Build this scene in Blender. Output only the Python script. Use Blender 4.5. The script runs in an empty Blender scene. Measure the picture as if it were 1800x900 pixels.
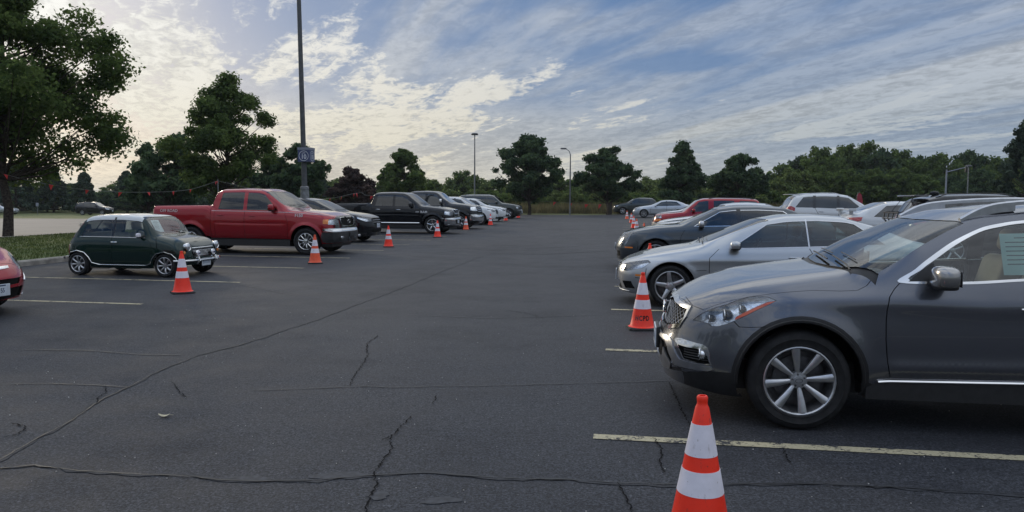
import bpy, bmesh, math, random
import numpy as np
from mathutils import Vector, Matrix, noise as mnoise
from mathutils.bvhtree import BVHTree
from mathutils.geometry import delaunay_2d_cdt
PI = math.pi
C = bpy.context.scene.collection
R = math.radians
scene = bpy.context.scene

# ------------------------------------------------------------------ camera, sky, sun, exposure
FPX = 1350.0; CAM_H = 1.61; ROLL = 0.005; PITCH = math.atan(100 / FPX)
cam_d = bpy.data.cameras.new('camera'); cam = bpy.data.objects.new('camera', cam_d); C.objects.link(cam)
cam_d.sensor_width = 36; cam_d.lens = 36 * FPX / 1800; cam_d.clip_start = .05; cam_d.clip_end = 6000
cam.matrix_world = Matrix.Translation((0, 0, CAM_H)) @ Matrix.Rotation(PI / 2 - PITCH, 4, 'X') @ Matrix.Rotation(ROLL, 4, 'Z')
scene.camera = cam
SUN_EL, SUN_AZ = R(13), R(-34)          # azimuth measured from +Y (view direction) towards +X
sun_d = bpy.data.lights.new('sun', 'SUN'); sun_d.energy = 1.25; sun_d.angle = R(14); sun_d.color = (1.0, .86, .66)
sun = bpy.data.objects.new('sun', sun_d); C.objects.link(sun)
sdir = Vector((math.sin(SUN_AZ) * math.cos(SUN_EL), math.cos(SUN_AZ) * math.cos(SUN_EL), math.sin(SUN_EL)))
sun.rotation_euler = (-sdir).to_track_quat('-Z', 'Y').to_euler()
scene.view_settings.view_transform = 'Standard'; scene.view_settings.look = 'None'
scene.view_settings.exposure = 0.0; scene.view_settings.gamma = 1.0; scene.view_settings.use_curve_mapping = False

def NT(tree):
    tree.nodes.clear()
    def n(t, **kw):
        o = tree.nodes.new('ShaderNode' + t)
        for k, v in kw.items():
            if hasattr(o, k) and k not in ('inputs',): setattr(o, k, v)
        return o
    def l(a, b): tree.links.new(a, b)
    return n, l

def sky_world():
    w = bpy.data.worlds.new('World'); scene.world = w; w.use_nodes = True
    n, l = NT(w.node_tree)
    def val(x):
        return x
    def math_(op, a, b=None, c=None):
        m = n('Math'); m.operation = op
        for i, s in enumerate((a, b, c)):
            if s is None: continue
            if isinstance(s, (int, float)): m.inputs[i].default_value = s
            else: l(s, m.inputs[i])
        return m.outputs[0]
    def ramp(f, *stops, interp='EASE'):
        r = n('ValToRGB'); r.color_ramp.interpolation = interp
        e = r.color_ramp.elements
        while len(e) < len(stops): e.new(.5)
        for i, (p, c) in enumerate(stops):
            e[i].position = p; e[i].color = (c, c, c, 1) if isinstance(c, (int, float)) else (*c, 1)
        l(f, r.inputs[0]); return r.outputs[0]
    def mix(f, a, b, mode='MIX'):
        m = n('MixRGB'); m.blend_type = mode
        for s, i in ((f, 0), (a, 1), (b, 2)):
            if isinstance(s, (int, float)): m.inputs[i].default_value = s
            elif isinstance(s, tuple): m.inputs[i].default_value = (*s, 1)
            else: l(s, m.inputs[i])
        return m.outputs[0]
    def noise(vec, scale, detail=4, rough=.55, dist=0.0):
        t = n('TexNoise'); t.inputs['Scale'].default_value = scale; t.inputs['Detail'].default_value = detail
        t.inputs['Roughness'].default_value = rough; t.inputs['Distortion'].default_value = dist
        l(vec, t.inputs['Vector']); return t.outputs[0]
    sky = n('TexSky'); sky.sky_type = 'NISHITA'; sky.sun_disc = False
    sky.sun_elevation = SUN_EL; sky.sun_rotation = SUN_AZ; sky.air_density = 1.0; sky.dust_density = 1.5; sky.ozone_density = 2.0
    tc = n('TexCoord'); sep = n('SeparateXYZ'); l(tc.outputs['Generated'], sep.inputs[0])
    X, Y, Z = sep.outputs
    zc = math_('MAXIMUM', Z, 0.0)
    den = math_('ADD', zc, .10)
    a = math_('DIVIDE', X, den); b = math_('DIVIDE', Y, den)
    # cloud layer plane coordinates, rotated so that streaks run from the lower left up to the right
    ca, sa = math.cos(R(113)), math.sin(R(113))
    s_ = math_('ADD', math_('MULTIPLY', a, ca), math_('MULTIPLY', b, sa))
    t_ = math_('SUBTRACT', math_('MULTIPLY', b, ca), math_('MULTIPLY', a, sa))
    def vec(x, y, z=0.0):
        c = n('CombineXYZ')
        for s, i in ((x, 0), (y, 1), (z, 2)):
            if isinstance(s, (int, float)): c.inputs[i].default_value = s
            else: l(s, c.inputs[i])
        return c.outputs[0]
    streak = vec(math_('MULTIPLY', s_, .30), t_, 3.7)
    fine = vec(math_('MULTIPLY', s_, .62), t_, 9.1)
    big = noise(streak, .62, 3, .5, .4)
    mid = noise(streak, 2.0, 7, .62, .7)
    rip = noise(fine, 15.0, 5, .66, .5)
    # azimuth towards the left carries the denser mottled bank; one gap of blue above the middle
    az = math_('DIVIDE', X, math_('MAXIMUM', Y, .15))
    left = ramp(math_('ADD', math_('MULTIPLY', az, .8), .62), (.0, .86), (.52, .52), (.78, .44))
    dens = math_('ADD', math_('MULTIPLY', big, 1.0), math_('MULTIPLY', math_('SUBTRACT', mid, .5), 1.35))
    dens = math_('ADD', dens, math_('MULTIPLY', math_('SUBTRACT', left, .5), .36))
    def gap(azc, elc, wa, we, amt):
        da = math_('DIVIDE', math_('SUBTRACT', az, azc), wa); de = math_('DIVIDE', math_('SUBTRACT', Z, elc), we)
        q = math_('ADD', math_('MULTIPLY', da, da), math_('MULTIPLY', de, de))
        return math_('MULTIPLY', math_('POWER', 2.718, math_('MULTIPLY', q, -1.0)), amt)
    for g in GAPS: dens = math_('SUBTRACT', dens, gap(*g))
    dens = math_('ADD', dens, math_('MULTIPLY', math_('SUBTRACT', rip, .5), math_('MULTIPLY', left, 1.0)))
    cover = ramp(dens, (.42, 0.0), (.66, 1.0))
    cir = noise(vec(math_('MULTIPLY', s_, .085), t_, 17.3), 1.05, 7, .52, .9); cir2 = noise(vec(math_('MULTIPLY', s_, .30), t_, 5.1), 4.5, 6, .6, .6)
    right = ramp(math_('ADD', math_('MULTIPLY', az, .6), .5), (.30, .0), (.75, 1.0))
    cd = math_('ADD', math_('ADD', cir, math_('MULTIPLY', math_('SUBTRACT', cir2, .5), .20)), math_('MULTIPLY', math_('SUBTRACT', right, .45), .26))
    for g in CGAPS: cd = math_('SUBTRACT', cd, gap(*g))
    cirrus = ramp(cd, (.36, 0.0), (.55, .50), (.72, .88))
    cover = math_('MAXIMUM', cover, cirrus)
    low = ramp(zc, (.0, .88), (.09, .52), (.15, .10), (.24, 0.0))        # the layer closes up towards the horizon
    cover = math_('MAXIMUM', cover, low)
    # glow around the veiled sun
    dot = n('VectorMath'); dot.operation = 'DOT_PRODUCT'; l(tc.outputs['Generated'], dot.inputs[0]); dot.inputs[1].default_value = sdir
    d = math_('MAXIMUM', dot.outputs['Value'], 0.0)
    glow = math_('ADD', math_('MULTIPLY', math_('POWER', d, 9), .50), math_('MULTIPLY', math_('POWER', d, 60), .55))
    shade = ramp(math_('ADD', math_('MULTIPLY', mid, .45), math_('MULTIPLY', rip, .55)), (.38, .72), (.56, 1.0))
    ccol = mix(ramp(d, (.55, 0.0), (.98, 1.0)), (.70, .75, .82), (.94, .93, .88))
    warmlow = mix(ramp(zc, (.02, 1.0), (.22, 0.0)), ccol, mix(ramp(d, (.5, 0.0), (.95, 1.0)), (.52, .58, .62), (.92, .86, .70)))
    ccol = mix(1.0, warmlow, shade, 'MULTIPLY')
    gl = n('Math'); gl.operation = 'MULTIPLY_ADD'; l(glow, gl.inputs[0]); gl.inputs[1].default_value = .26; gl.inputs[2].default_value = .80
    ccol = mix(1.0, ccol, gl.outputs[0], 'MULTIPLY')
    skyb = mix(1.0, sky.outputs[0], (SKYK, SKYK, SKYK), 'MULTIPLY')
    skyb = mix(.80, skyb, (.085, .185, .40))                  # thin veil over the clear blue
    col = mix(cover, skyb, ccol)
    # overhead, above the frame, the sky is brightened as added fill light
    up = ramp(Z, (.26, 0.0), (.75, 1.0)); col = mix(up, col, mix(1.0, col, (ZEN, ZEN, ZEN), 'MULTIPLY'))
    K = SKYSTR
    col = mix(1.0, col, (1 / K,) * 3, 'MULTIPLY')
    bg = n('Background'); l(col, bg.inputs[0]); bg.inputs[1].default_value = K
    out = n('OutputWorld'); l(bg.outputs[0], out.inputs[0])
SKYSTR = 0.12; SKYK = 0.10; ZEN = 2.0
CGAPS = [(-.05, .262, .16, .018, -.10), (.02, .20, .16, .025, .12), (.42, .27, .18, .03, .10), (.10, .255, .22, .030, .30), (.22, .168, .10, .012, .12), (.02, .112, .10, .009, .12)]
GAPS = [(.55, .20, .40, .06, .25), (-.45, .14, .18, .04, -.02), (.07, .245, .24, .030, .42), (.00, .115, .10, .010, .22), (-.26, .125, .10, .016, .24), (.22, .175, .10, .012, .20), (-.05, .19, .16, .022, .20), (-.16, .16, .12, .012, .14)]
sky_world()

# ------------------------------------------------------------------ object helpers
def tag(o, label=None, cat=None, group=None, kind=None):
    if label: o['label'] = label
    if cat: o['category'] = cat
    if group: o['group'] = group
    if kind: o['kind'] = kind
    return o
def thing(name, label, cat, loc=(0, 0, 0), rz=0.0, group=None):
    o = bpy.data.objects.new(name, None); C.objects.link(o); o.empty_display_size = .2
    o.location = loc; o.rotation_euler = (0, 0, rz)
    return tag(o, label, cat, group)
def mesh_obj(name, verts, faces, mats, parent=None, midx=None, normals=None, smooth=False):
    me = bpy.data.meshes.new(name); me.from_pydata([tuple(map(float, v)) for v in verts], [], [tuple(f) for f in faces])
    for m in (mats if isinstance(mats, (list, tuple)) else [mats]): me.materials.append(m)
    if midx is not None: me.polygons.foreach_set('material_index', np.array(midx, dtype=np.int32))
    if smooth or normals is not None: me.polygons.foreach_set('use_smooth', np.ones(len(me.polygons), dtype=bool))
    me.update()
    if normals is not None: me.normals_split_custom_set([tuple(map(float, x)) for x in normals])
    o = bpy.data.objects.new(name, me); C.objects.link(o)
    if parent: o.parent = parent
    return o
class MB:
    """collects primitives, then links them as ONE mesh object"""
    def __init__(s): s.v = []; s.f = []; s.m = []; s.cur = 0
    def add(s, vs, fs):
        b = len(s.v); s.v += [tuple(v) for v in vs]; s.f += [tuple(b + i for i in f) for f in fs]; s.m += [s.cur] * len(fs); return s
    def box(s, c, d, rot=None, taper=1.0):
        hx, hy, hz = d[0] / 2, d[1] / 2, d[2] / 2; vs = []
        for z in (-1, 1):
            k = taper if z > 0 else 1
            for x, y in ((-1, -1), (1, -1), (1, 1), (-1, 1)):
                p = Vector((x * hx * k, y * hy * k, z * hz))
                if rot is not None: p = rot @ p
                vs.append(p + Vector(c))
        return s.add(vs, [(3, 2, 1, 0), (4, 5, 6, 7), (0, 1, 5, 4), (1, 2, 6, 5), (2, 3, 7, 6), (3, 0, 4, 7)])
    def rbox(s, c, d, r=.02, rot=None, n=3):
        bm = bmesh.new(); bmesh.ops.create_cube(bm, size=1); bmesh.ops.scale(bm, vec=d, verts=bm.verts)
        bmesh.ops.bevel(bm, geom=list(bm.edges), offset=min(r, min(d) * .49), segments=n, affect='EDGES', profile=.5)
        bm.verts.ensure_lookup_table(); bm.verts.index_update()
        vs = [((rot @ v.co) if rot is not None else v.co.copy()) + Vector(c) for v in bm.verts]
        fs = [[v.index for v in f.verts] for f in bm.faces]; bm.free(); return s.add(vs, fs)
    def lathe(s, prof, c=(0, 0, 0), axis='Z', n=24, cap=False):
        vs = []; fs = []; m = len(prof)
        for i in range(n):
            a = 2 * PI * i / n
            for r, h in prof:
                p = (r * math.cos(a), r * math.sin(a), h)
                if axis == 'Y': p = (p[0], p[2], -p[1])
                elif axis == 'X': p = (p[2], p[0], p[1])
                vs.append((p[0] + c[0], p[1] + c[1], p[2] + c[2]))
        for i in range(n):
            for j in range(m - 1):
                a, b = i * m + j, ((i + 1) % n) * m + j
                fs.append((a, b, b + 1, a + 1))
        if cap:
            fs.append([i * m for i in range(n)][::-1]); fs.append([i * m + m - 1 for i in range(n)])
        return s.add(vs, fs)
    def tube(s, pts, r, n=8, closed=False, caps=True):
        pts = [Vector(p) for p in pts]; N = len(pts)
        if N < 2: return s
        rr = r if isinstance(r, (list, tuple)) else [r] * N
        vs = []; fs = []; up = Vector((0, 0, 1))
        t0 = (pts[1] - pts[0]).normalized()
        if abs(t0.dot(up)) > .95: up = Vector((1, 0, 0))
        u = t0.cross(up).normalized()
        for i, p in enumerate(pts):
            if closed: t = (pts[(i + 1) % N] - pts[i - 1])
            else: t = pts[min(i + 1, N - 1)] - pts[max(i - 1, 0)]
            if t.length < 1e-9: t = t0
            t = t.normalized(); u = (u - t * u.dot(t)); u = u.normalized() if u.length > 1e-6 else t.orthogonal().normalized(); w = t.cross(u)
            for k in range(n):
                a = 2 * PI * k / n; vs.append(p + (u * math.cos(a) + w * math.sin(a)) * rr[i])
        for i in range(N if closed else N - 1):
            for k in range(n):
                a = i * n; b = ((i + 1) % N) * n; k2 = (k + 1) % n
                fs.append((a + k, a + k2, b + k2, b + k))
        if caps and not closed:
            fs.append(list(range(n))[::-1]); fs.append([(N - 1) * n + k for k in range(n)])
        return s.add(vs, fs)
    def ball(s, c, rad, n=12, m=8, e=1.0):
        vs = []; fs = []
        sg = lambda x, p: math.copysign(abs(x) ** p, x)
        for i in range(m + 1):
            th = PI * i / m
            for k in range(n):
                ph = 2 * PI * k / n
                x = sg(math.sin(th), e) * sg(math.cos(ph), e); y = sg(math.sin(th), e) * sg(math.sin(ph), e); z = sg(math.cos(th), e)
                vs.append((c[0] + x * rad[0], c[1] + y * rad[1], c[2] + z * rad[2]))
        for i in range(m):
            for k in range(n):
                a = i * n + k; b = i * n + (k + 1) % n
                fs.append((a, a + n, b + n, b))
        return s.add(vs, fs)
    def build(s, name, mats, parent=None, smooth=True, angle=40):
        o = mesh_obj(name, s.v, s.f, mats, parent, s.m)
        if smooth:
            me = o.data; bm = bmesh.new(); bm.from_mesh(me)
            bmesh.ops.remove_doubles(bm, verts=bm.verts, dist=1e-5)
            ca = math.cos(R(angle))
            for f in bm.faces: f.smooth = True
            for e in bm.edges:
                if len(e.link_faces) == 2: e.smooth = e.link_faces[0].normal.dot(e.link_faces[1].normal) > ca
            bm.to_mesh(me); bm.free()
        return o
def mirror_mb(fn):
    return None

# ------------------------------------------------------------------ materials
MATS = {}
def material(name, fn):
    if name in MATS: return MATS[name]
    m = bpy.data.materials.new(name); m.use_nodes = True
    n, l = NT(m.node_tree); out = n('OutputMaterial'); fn(m, n, l, out); MATS[name] = m; return m
def princ(n, **kw):
    p = n('BsdfPrincipled')
    for k, v in kw.items():
        k = k.replace('_', ' ')
        p.inputs[k].default_value = (*v, 1) if isinstance(v, tuple) and len(v) == 3 and 'Color' in k or 'Tint' in k else v
    return p
def plain(name, col, rough=.5, metal=0.0, coat=0.0, var=.12, scale=6.0, bump=0.0, spec=.5):
    """a principled surface whose colour and roughness wander a little with object-space noise"""
    def fn(m, n, l, out):
        p = princ(n, Roughness=rough, Metallic=metal); p.inputs['Coat Weight'].default_value = coat; p.inputs['Coat Roughness'].default_value = .04
        p.inputs['Specular IOR Level'].default_value = spec
        tc = n('TexCoord'); t = n('TexNoise'); t.inputs['Scale'].default_value = scale; t.inputs['Detail'].default_value = 6
        l(tc.outputs['Object'], t.inputs['Vector'])
        r = n('ValToRGB'); r.color_ramp.elements[0].color = (*[c * (1 - var) for c in col], 1); r.color_ramp.elements[1].color = (*[min(1, c * (1 + var)) for c in col], 1)
        r.color_ramp.elements[0].position = .35; r.color_ramp.elements[1].position = .65
        l(t.outputs[0], r.inputs[0]); l(r.outputs[0], p.inputs['Base Color'])
        if bump:
            b = n('Bump'); b.inputs['Strength'].default_value = bump; b.inputs['Distance'].default_value = .01; l(t.outputs[0], b.inputs['Height']); l(b.outputs[0], p.inputs['Normal'])
        l(p.outputs[0], out.inputs[0])
    return material(name, fn)
def paint(name, col, metal=.55, rough=.34, dust=.10, coat=1.0):
    def fn(m, n, l, out):
        p = princ(n, Roughness=rough, Metallic=metal); p.inputs['Specular IOR Level'].default_value = .15; p.inputs['Coat Weight'].default_value = coat; p.inputs['Coat Roughness'].default_value = .035; p.inputs['Coat IOR'].default_value = 1.5
        tc = n('TexCoord'); t = n('TexNoise'); t.inputs['Scale'].default_value = 900; l(tc.outputs['Object'], t.inputs['Vector'])
        m1 = n('MixRGB'); m1.inputs[1].default_value = (*[c * .86 for c in col], 1); m1.inputs[2].default_value = (*[min(1, c * 1.16) for c in col], 1); l(t.outputs[0], m1.inputs[0])
        # road dust: a broken film, thicker low on the body
        t2 = n('TexNoise'); t2.inputs['Scale'].default_value = 3.0; t2.inputs['Detail'].default_value = 8; l(tc.outputs['Object'], t2.inputs['Vector'])
        sp = n('SeparateXYZ'); l(tc.outputs['Object'], sp.inputs[0])
        hi = n('MapRange'); hi.inputs[1].default_value = .25; hi.inputs[2].default_value = .8; hi.inputs[3].default_value = 1.0; hi.inputs[4].default_value = .25; l(sp.outputs[2], hi.inputs[0])
        mu = n('Math'); mu.operation = 'MULTIPLY'; l(t2.outputs[0], mu.inputs[0]); l(hi.outputs[0], mu.inputs[1])
        mu2 = n('Math'); mu2.operation = 'MULTIPLY'; l(mu.outputs[0], mu2.inputs[0]); mu2.inputs[1].default_value = dust
        m2 = n('MixRGB'); l(mu2.outputs[0], m2.inputs[0]); l(m1.outputs[0], m2.inputs[1]); m2.inputs[2].default_value = (.20, .185, .16, 1)
        l(m2.outputs[0], p.inputs['Base Color'])
        cr = n('MapRange'); cr.inputs[3].default_value = .02; cr.inputs[4].default_value = .02 + dust * .8; l(mu.outputs[0], cr.inputs[0]); l(cr.outputs[0], p.inputs['Coat Roughness'])
        l(p.outputs[0], out.inputs[0])
    return material(name, fn)
def glass(name, tint=(.5, .6, .6), alpha=.55, rough=.01):
    """thin sheet: tinted see-through with a fresnel reflection"""
    def fn(m, n, l, out):
        fr = n('Fresnel'); fr.inputs[0].default_value = 1.52
        g = n('BsdfGlossy'); g.inputs['Roughness'].default_value = rough; g.inputs[0].default_value = (1, 1, 1, 1)
        t = n('BsdfTransparent'); t.inputs[0].default_value = (*[c * (1 - alpha) for c in tint], 1)
        mx = n('MixShader'); mr = n('MapRange'); mr.inputs[3].default_value = .03; mr.inputs[4].default_value = 1.0; l(fr.outputs[0], mr.inputs[0])
        l(mr.outputs[0], mx.inputs[0]); l(t.outputs[0], mx.inputs[1]); l(g.outputs[0], mx.inputs[2]); l(mx.outputs[0], out.inputs[0])
    return material(name, fn)
M = {}
M['chrome'] = plain('chrome', (.72, .72, .72), .12, 1.0, var=.05)
M['satin'] = plain('satin_metal', (.52, .53, .55), .3, 1.0, var=.08, scale=20)
M['rim'] = plain('wheel_alloy', (.50, .51, .53), .32, .9, var=.1, scale=20)
M['rimdark'] = plain('wheel_barrel', (.10, .10, .105), .45, .6, var=.3, scale=20)
M['tyre'] = plain('tyre_rubber', (.016, .016, .017), .75, var=.35, scale=18, spec=.3)
M['black'] = plain('black_plastic', (.014, .014, .015), .5, var=.25, scale=20)
M['dark'] = plain('dark_void', (.006, .006, .006), .8, var=.2, spec=.2)
M['gloss'] = plain('gloss_black', (.008, .008, .01), .12, coat=.5, var=.1)
M['glass'] = glass('window_glass', (.55, .66, .64), .35)
M['glassdark'] = glass('tinted_glass', (.35, .4, .42), .72)
M['lens'] = glass('lamp_lens', (.95, .97, 1.0), .03)
M['redlens'] = plain('red_lens', (.35, .012, .01), .12, coat=1.0)
M['amber'] = plain('amber_lens', (.75, .22, .03), .15, coat=1.0)
M['reflector'] = plain('lamp_reflector', (.72, .74, .76), .22, .85, var=.3, scale=30)
M['opaque_glass'] = plain('far_window_glass', (.012, .016, .018), .04, coat=1.0, var=.3)
M['seat_tan'] = plain('tan_leather', (.50, .43, .34), .55, var=.1)
M['seat_grey'] = plain('grey_cloth', (.06, .062, .065), .8, var=.2)
M['plate'] = plain('plate_white', (.55, .6, .66), .4)
M['platedark'] = plain('plate_letters', (.04, .06, .12), .5)
M['plateink'] = plain('faded_plate_ink', (.20, .25, .33), .5)
M['paper'] = plain('paper', (.62, .86, .80), .7, var=.03)
M['paperw'] = plain('paper_white', (.84, .88, .90), .7, var=.03)
M['ink'] = plain('ink', (.10, .13, .14), .7)
M['white'] = plain('white_sheeting', (.76, .74, .80), .45, var=.10, scale=14)
M['redamber'] = plain('red_amber_reflector', (.55, .07, .02), .15, coat=1.0)
M['glassblue'] = glass('coupe_glass', (.45, .62, .66), .30)
M['glassdk2'] = glass('dark_glass', (.28, .34, .38), .74)
M['glassclear'] = glass('clear_glass', (.85, .92, .90), .08)
M['roofwhite'] = paint('white_roof_paint', (.60, .63, .64), .0, .35, .05)
M['cladgrey'] = plain('bumper_grey', (.030, .031, .034), .55, var=.2, scale=20)
M['decal'] = plain('decal_silver', (.60, .50, .50), .4); M['badge'] = plain('badge_silver', (.70, .70, .72), .35, .2)
M['meshgrey'] = plain('grille_mesh_metal', (.30, .30, .31), .35, .9, var=.1)
M['glasshero'] = glass('clear_tint_glass', (.80, .88, .86), .10)
M['mirrorsilver'] = paint('mirror_cap_paint', (.30, .295, .29), .8, .22, .04)
# ------------------------------------------------------------------ car body surface
def gsmooth(a, s):
    if s < .5: return a
    k = int(s * 3) + 1; x = np.arange(-k, k + 1); w = np.exp(-.5 * (x / s) ** 2); w /= w.sum()
    # extend linearly so end slopes survive
    lo = a[0] + (a[0] - a[1]) * np.arange(k, 0, -1); hi = a[-1] + (a[-1] - a[-2]) * np.arange(1, k + 1)
    return np.convolve(np.concatenate([lo, a, hi]), w, 'valid')
NCP = 11
_kn = np.concatenate([[0] * 3, np.linspace(0, 1, NCP - 2), [1] * 3])
def bspl(v):
    v = np.clip(np.asarray(v, float), 0, 1 - 1e-9); n = len(_kn) - 1
    B = np.zeros((len(v), n)); 
    for i in range(n): B[:, i] = (v >= _kn[i]) & (v < _kn[i + 1])
    for d in range(1, 4):
        N = np.zeros((len(v), n - d))
        for i in range(n - d):
            a = _kn[i + d] - _kn[i]; b = _kn[i + d + 1] - _kn[i + 1]
            if a > 0: N[:, i] += (v - _kn[i]) / a * B[:, i]
            if b > 0: N[:, i] += (_kn[i + d + 1] - v) / b * B[:, i + 1]
        B = N
    return B
def catmull(P, k=5, closed=False):
    """round a polyline: catmull-rom through its points"""
    P = [tuple(p) for p in P]; n = len(P); o = []
    for i in range(n if closed else n - 1):
        p1, p2 = P[i], P[(i + 1) % n]
        p0 = P[i - 1] if (closed or i > 0) else p1
        p3 = P[(i + 2) % n] if (closed or i + 2 < n) else p2
        for j in range(k):
            t = j / k
            o.append(tuple(.5 * (2 * b + (c - a) * t + (2 * a - 5 * b + 4 * c - d) * t * t + (3 * b - a - 3 * c + d) * t ** 3) for a, b, c, d in zip(p0, p1, p2, p3)))
    if not closed: o.append(P[-1])
    return o
def densify(P, step, closed=True):
    o = []; n = len(P)
    for i in range(n if closed else n - 1):
        a = P[i]; b = P[(i + 1) % n]; L = math.dist(a, b); k = max(1, int(math.ceil(L / step)))
        for j in range(k): o.append(tuple(x + (y - x) * j / k for x, y in zip(a, b)))
    if not closed: o.append(tuple(P[-1]))
    return o
def strip_poly(P, w):
    """closed polygon around an open 2D polyline, half width w"""
    L = []; Rr = []
    for i, p in enumerate(P):
        a = P[max(i - 1, 0)]; b = P[min(i + 1, len(P) - 1)]; dx, dy = b[0] - a[0], b[1] - a[1]; d = math.hypot(dx, dy) or 1
        L.append((p[0] - dy / d * w, p[1] + dx / d * w)); Rr.append((p[0] + dy / d * w, p[1] - dx / d * w))
    return L + Rr[::-1]

class Body:
    def __init__(s, sp):
        s.sp = sp; x0, x1 = sp['x0'], sp['x1']; s.x0, s.x1 = x0, x1
        s.g = np.arange(x0, x1 + .0051, .01); g = s.g; sm = sp.get('smooth', .035) / .01
        def prof(P, m=sm): return gsmooth(np.interp(g, [p[0] for p in P], [p[1] for p in P]), m)
        s.top = prof(sp['top']); s.belt = prof(sp['belt'], 6); s.sill = prof(sp['sill'], 4)
        s.belt = np.minimum(s.belt, s.top - .012)
        a, n = sp.get('nose', (.75, 2.8)); b, m = sp.get('tail', (.6, 3.0))
        t = np.clip((g - x0) / a, 0, 1); wn = (1 - (1 - t) ** n) ** (1 / n)
        t = np.clip((x1 - g) / b, 0, 1); wt = (1 - (1 - t) ** m) ** (1 / m)
        Wp = np.interp(g, [p[0] for p in sp['plan']], [p[1] for p in sp['plan']]) if 'plan' in sp else np.full_like(g, sp['W'])
        s.w = gsmooth(Wp, 8) * np.minimum(wn, wt)
        s.w[0] = s.w[-1] = .0005
        du = np.sqrt(np.diff(g) ** 2 + np.diff(s.w) ** 2 + .8 * np.diff(s.top) ** 2)
        s.U = np.concatenate([[0], np.cumsum(du)]); s.UL = s.U[-1]; s.VL = sp.get('VL', 2.2)
        s.nz, s.nd = zip(*sp.get('noseprof', [(0, 0), (2, 0)])); s.tz, s.td = zip(*sp.get('tailprof', [(0, 0), (2, 0)]))
        zz = np.arange(0, 2.2, .01); s.zz = zz
        s.ndz = gsmooth(np.interp(zz, s.nz, s.nd), sp.get('nsm', 3)); s.tdz = gsmooth(np.interp(zz, s.tz, s.td), 3)
        s.make_bvh()
    def S(s, U, V):
        sp = s.sp; U = np.clip(np.asarray(U, float), 0, s.UL); v = np.clip(np.asarray(V, float) / s.VL, 0, 1)
        xs = np.interp(U, s.U, s.g); w = np.interp(U, s.U, s.w)
        zb = np.interp(xs, s.g, s.sill); zs = np.interp(xs, s.g, s.belt); zt = np.interp(xs, s.g, s.top)
        h = zt - zs; H = zs - zb; e = np.clip(h / .32, 0, 1); e = e * e * (3 - 2 * e); k = np.clip(w / sp['W'], 0, 1); ln = sp.get('lean', .35) * k
        sh = sp.get('shoulder', .94); q = sp.get('rim', .86)
        Yc = [w * sp.get('tuck', .90), w * .965, w * .995, w * 1.0, w * .985, w * sh,
              w * (sh - .06 * (1 - e)) - ln * .42 * h, w * (sh - .20 * (1 - e) - .015 * e) - ln * q * h, w * (sh - .34 * (1 - e) - .10 * e) - ln * .96 * h, (w * (sh - .2 * e) - ln * .96 * h) * .48, 0 * w]
        Zc = [zb, zb + .13 * H, zb + .38 * H, zb + .64 * H, zb + .88 * H, zs + 0 * h,
              zs + h * (.42 + .12 * (1 - e)), zs + h * (q + .02 * (1 - e)), zs + h * .975, zt, zt]
        B = bspl(v)
        y = sum(B[:, i] * Yc[i] for i in range(NCP)); z = sum(B[:, i] * Zc[i] for i in range(NCP))
        kk = np.clip(y / np.maximum(w, .01), 0, 1) * k
        for wx in (0, sp['wb']):
            fl, Ra = sp.get('flare', .012), sp['Ra']
            d = np.hypot(xs - wx, z - sp['R'])
            y = y + kk * fl * np.exp(-((d - Ra) / sp.get('flw', .07)) ** 2) * (z < zs + .1)
        for (P, amp, wd, pw) in sp.get('creases', []):
            zc = np.interp(xs, [p[0] for p in P], [p[1] for p in P]); win = np.clip(np.minimum(xs - P[0][0], P[-1][0] - xs) / pw, 0, 1)
            y = y + kk * amp * win * np.exp(-((z - zc) / wd) ** 2)
        for (xa, ya, xb, yb, amp, wd) in sp.get('ridges', []):     # lines pressed into bonnet or roof, in plan
            yc = ya + (yb - ya) * np.clip((xs - xa) / (xb - xa), 0, 1); win = np.clip(np.minimum(xs - xa, xb - xs) / .15, 0, 1) * (v > .5)
            z = z + amp * win * np.exp(-((y - yc) / wd) ** 2)
        f = np.clip(1 - (xs - s.x0) / sp.get('nfall', .9), 0, 1) ** 2; r = np.clip(1 - (s.x1 - xs) / sp.get('tfall', .8), 0, 1) ** 2
        xx = xs + f * np.interp(z, s.zz, s.ndz) - r * np.interp(z, s.zz, s.tdz)
        return np.stack([-xx, y, z], 1)
    def SN(s, U, V):
        e = .004; U = np.asarray(U, float); V = np.asarray(V, float)
        a = s.S(np.minimum(U + e, s.UL), V) - s.S(np.maximum(U - e, 0), V)
        b = s.S(U, np.minimum(V + e * 2, s.VL)) - s.S(U, np.maximum(V - e * 2, 0))
        n = np.cross(a, b); L = np.linalg.norm(n, axis=1); bad = L < 1e-9; L[bad] = 1; n = n / L[:, None]
        n[bad] = (1, 0, .5)
        mid = (V > s.VL - .003) | (U < .003) | (U > s.UL - .003)
        n[mid, 1] = 0; n /= np.maximum(np.linalg.norm(n, axis=1), 1e-9)[:, None]
        return s.S(U, V), n
    def make_bvh(s):
        nu, nv = int(s.UL / .03), 60
        s.bu = np.linspace(0, s.UL, nu); s.bv = np.linspace(0, s.VL, nv)
        UU, VV = np.meshgrid(s.bu, s.bv, indexing='ij'); P = s.S(UU.ravel(), VV.ravel()); s.bP = P
        F = []; s.bt = []
        for i in range(nu - 1):
            for j in range(nv - 1):
                a = i * nv + j; b = a + nv
                F += [(a, b, b + 1), (a, b + 1, a + 1)]
        s.bF = F; s.nv = nv; s.bvh = BVHTree.FromPolygons([tuple(p) for p in P], F)
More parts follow.
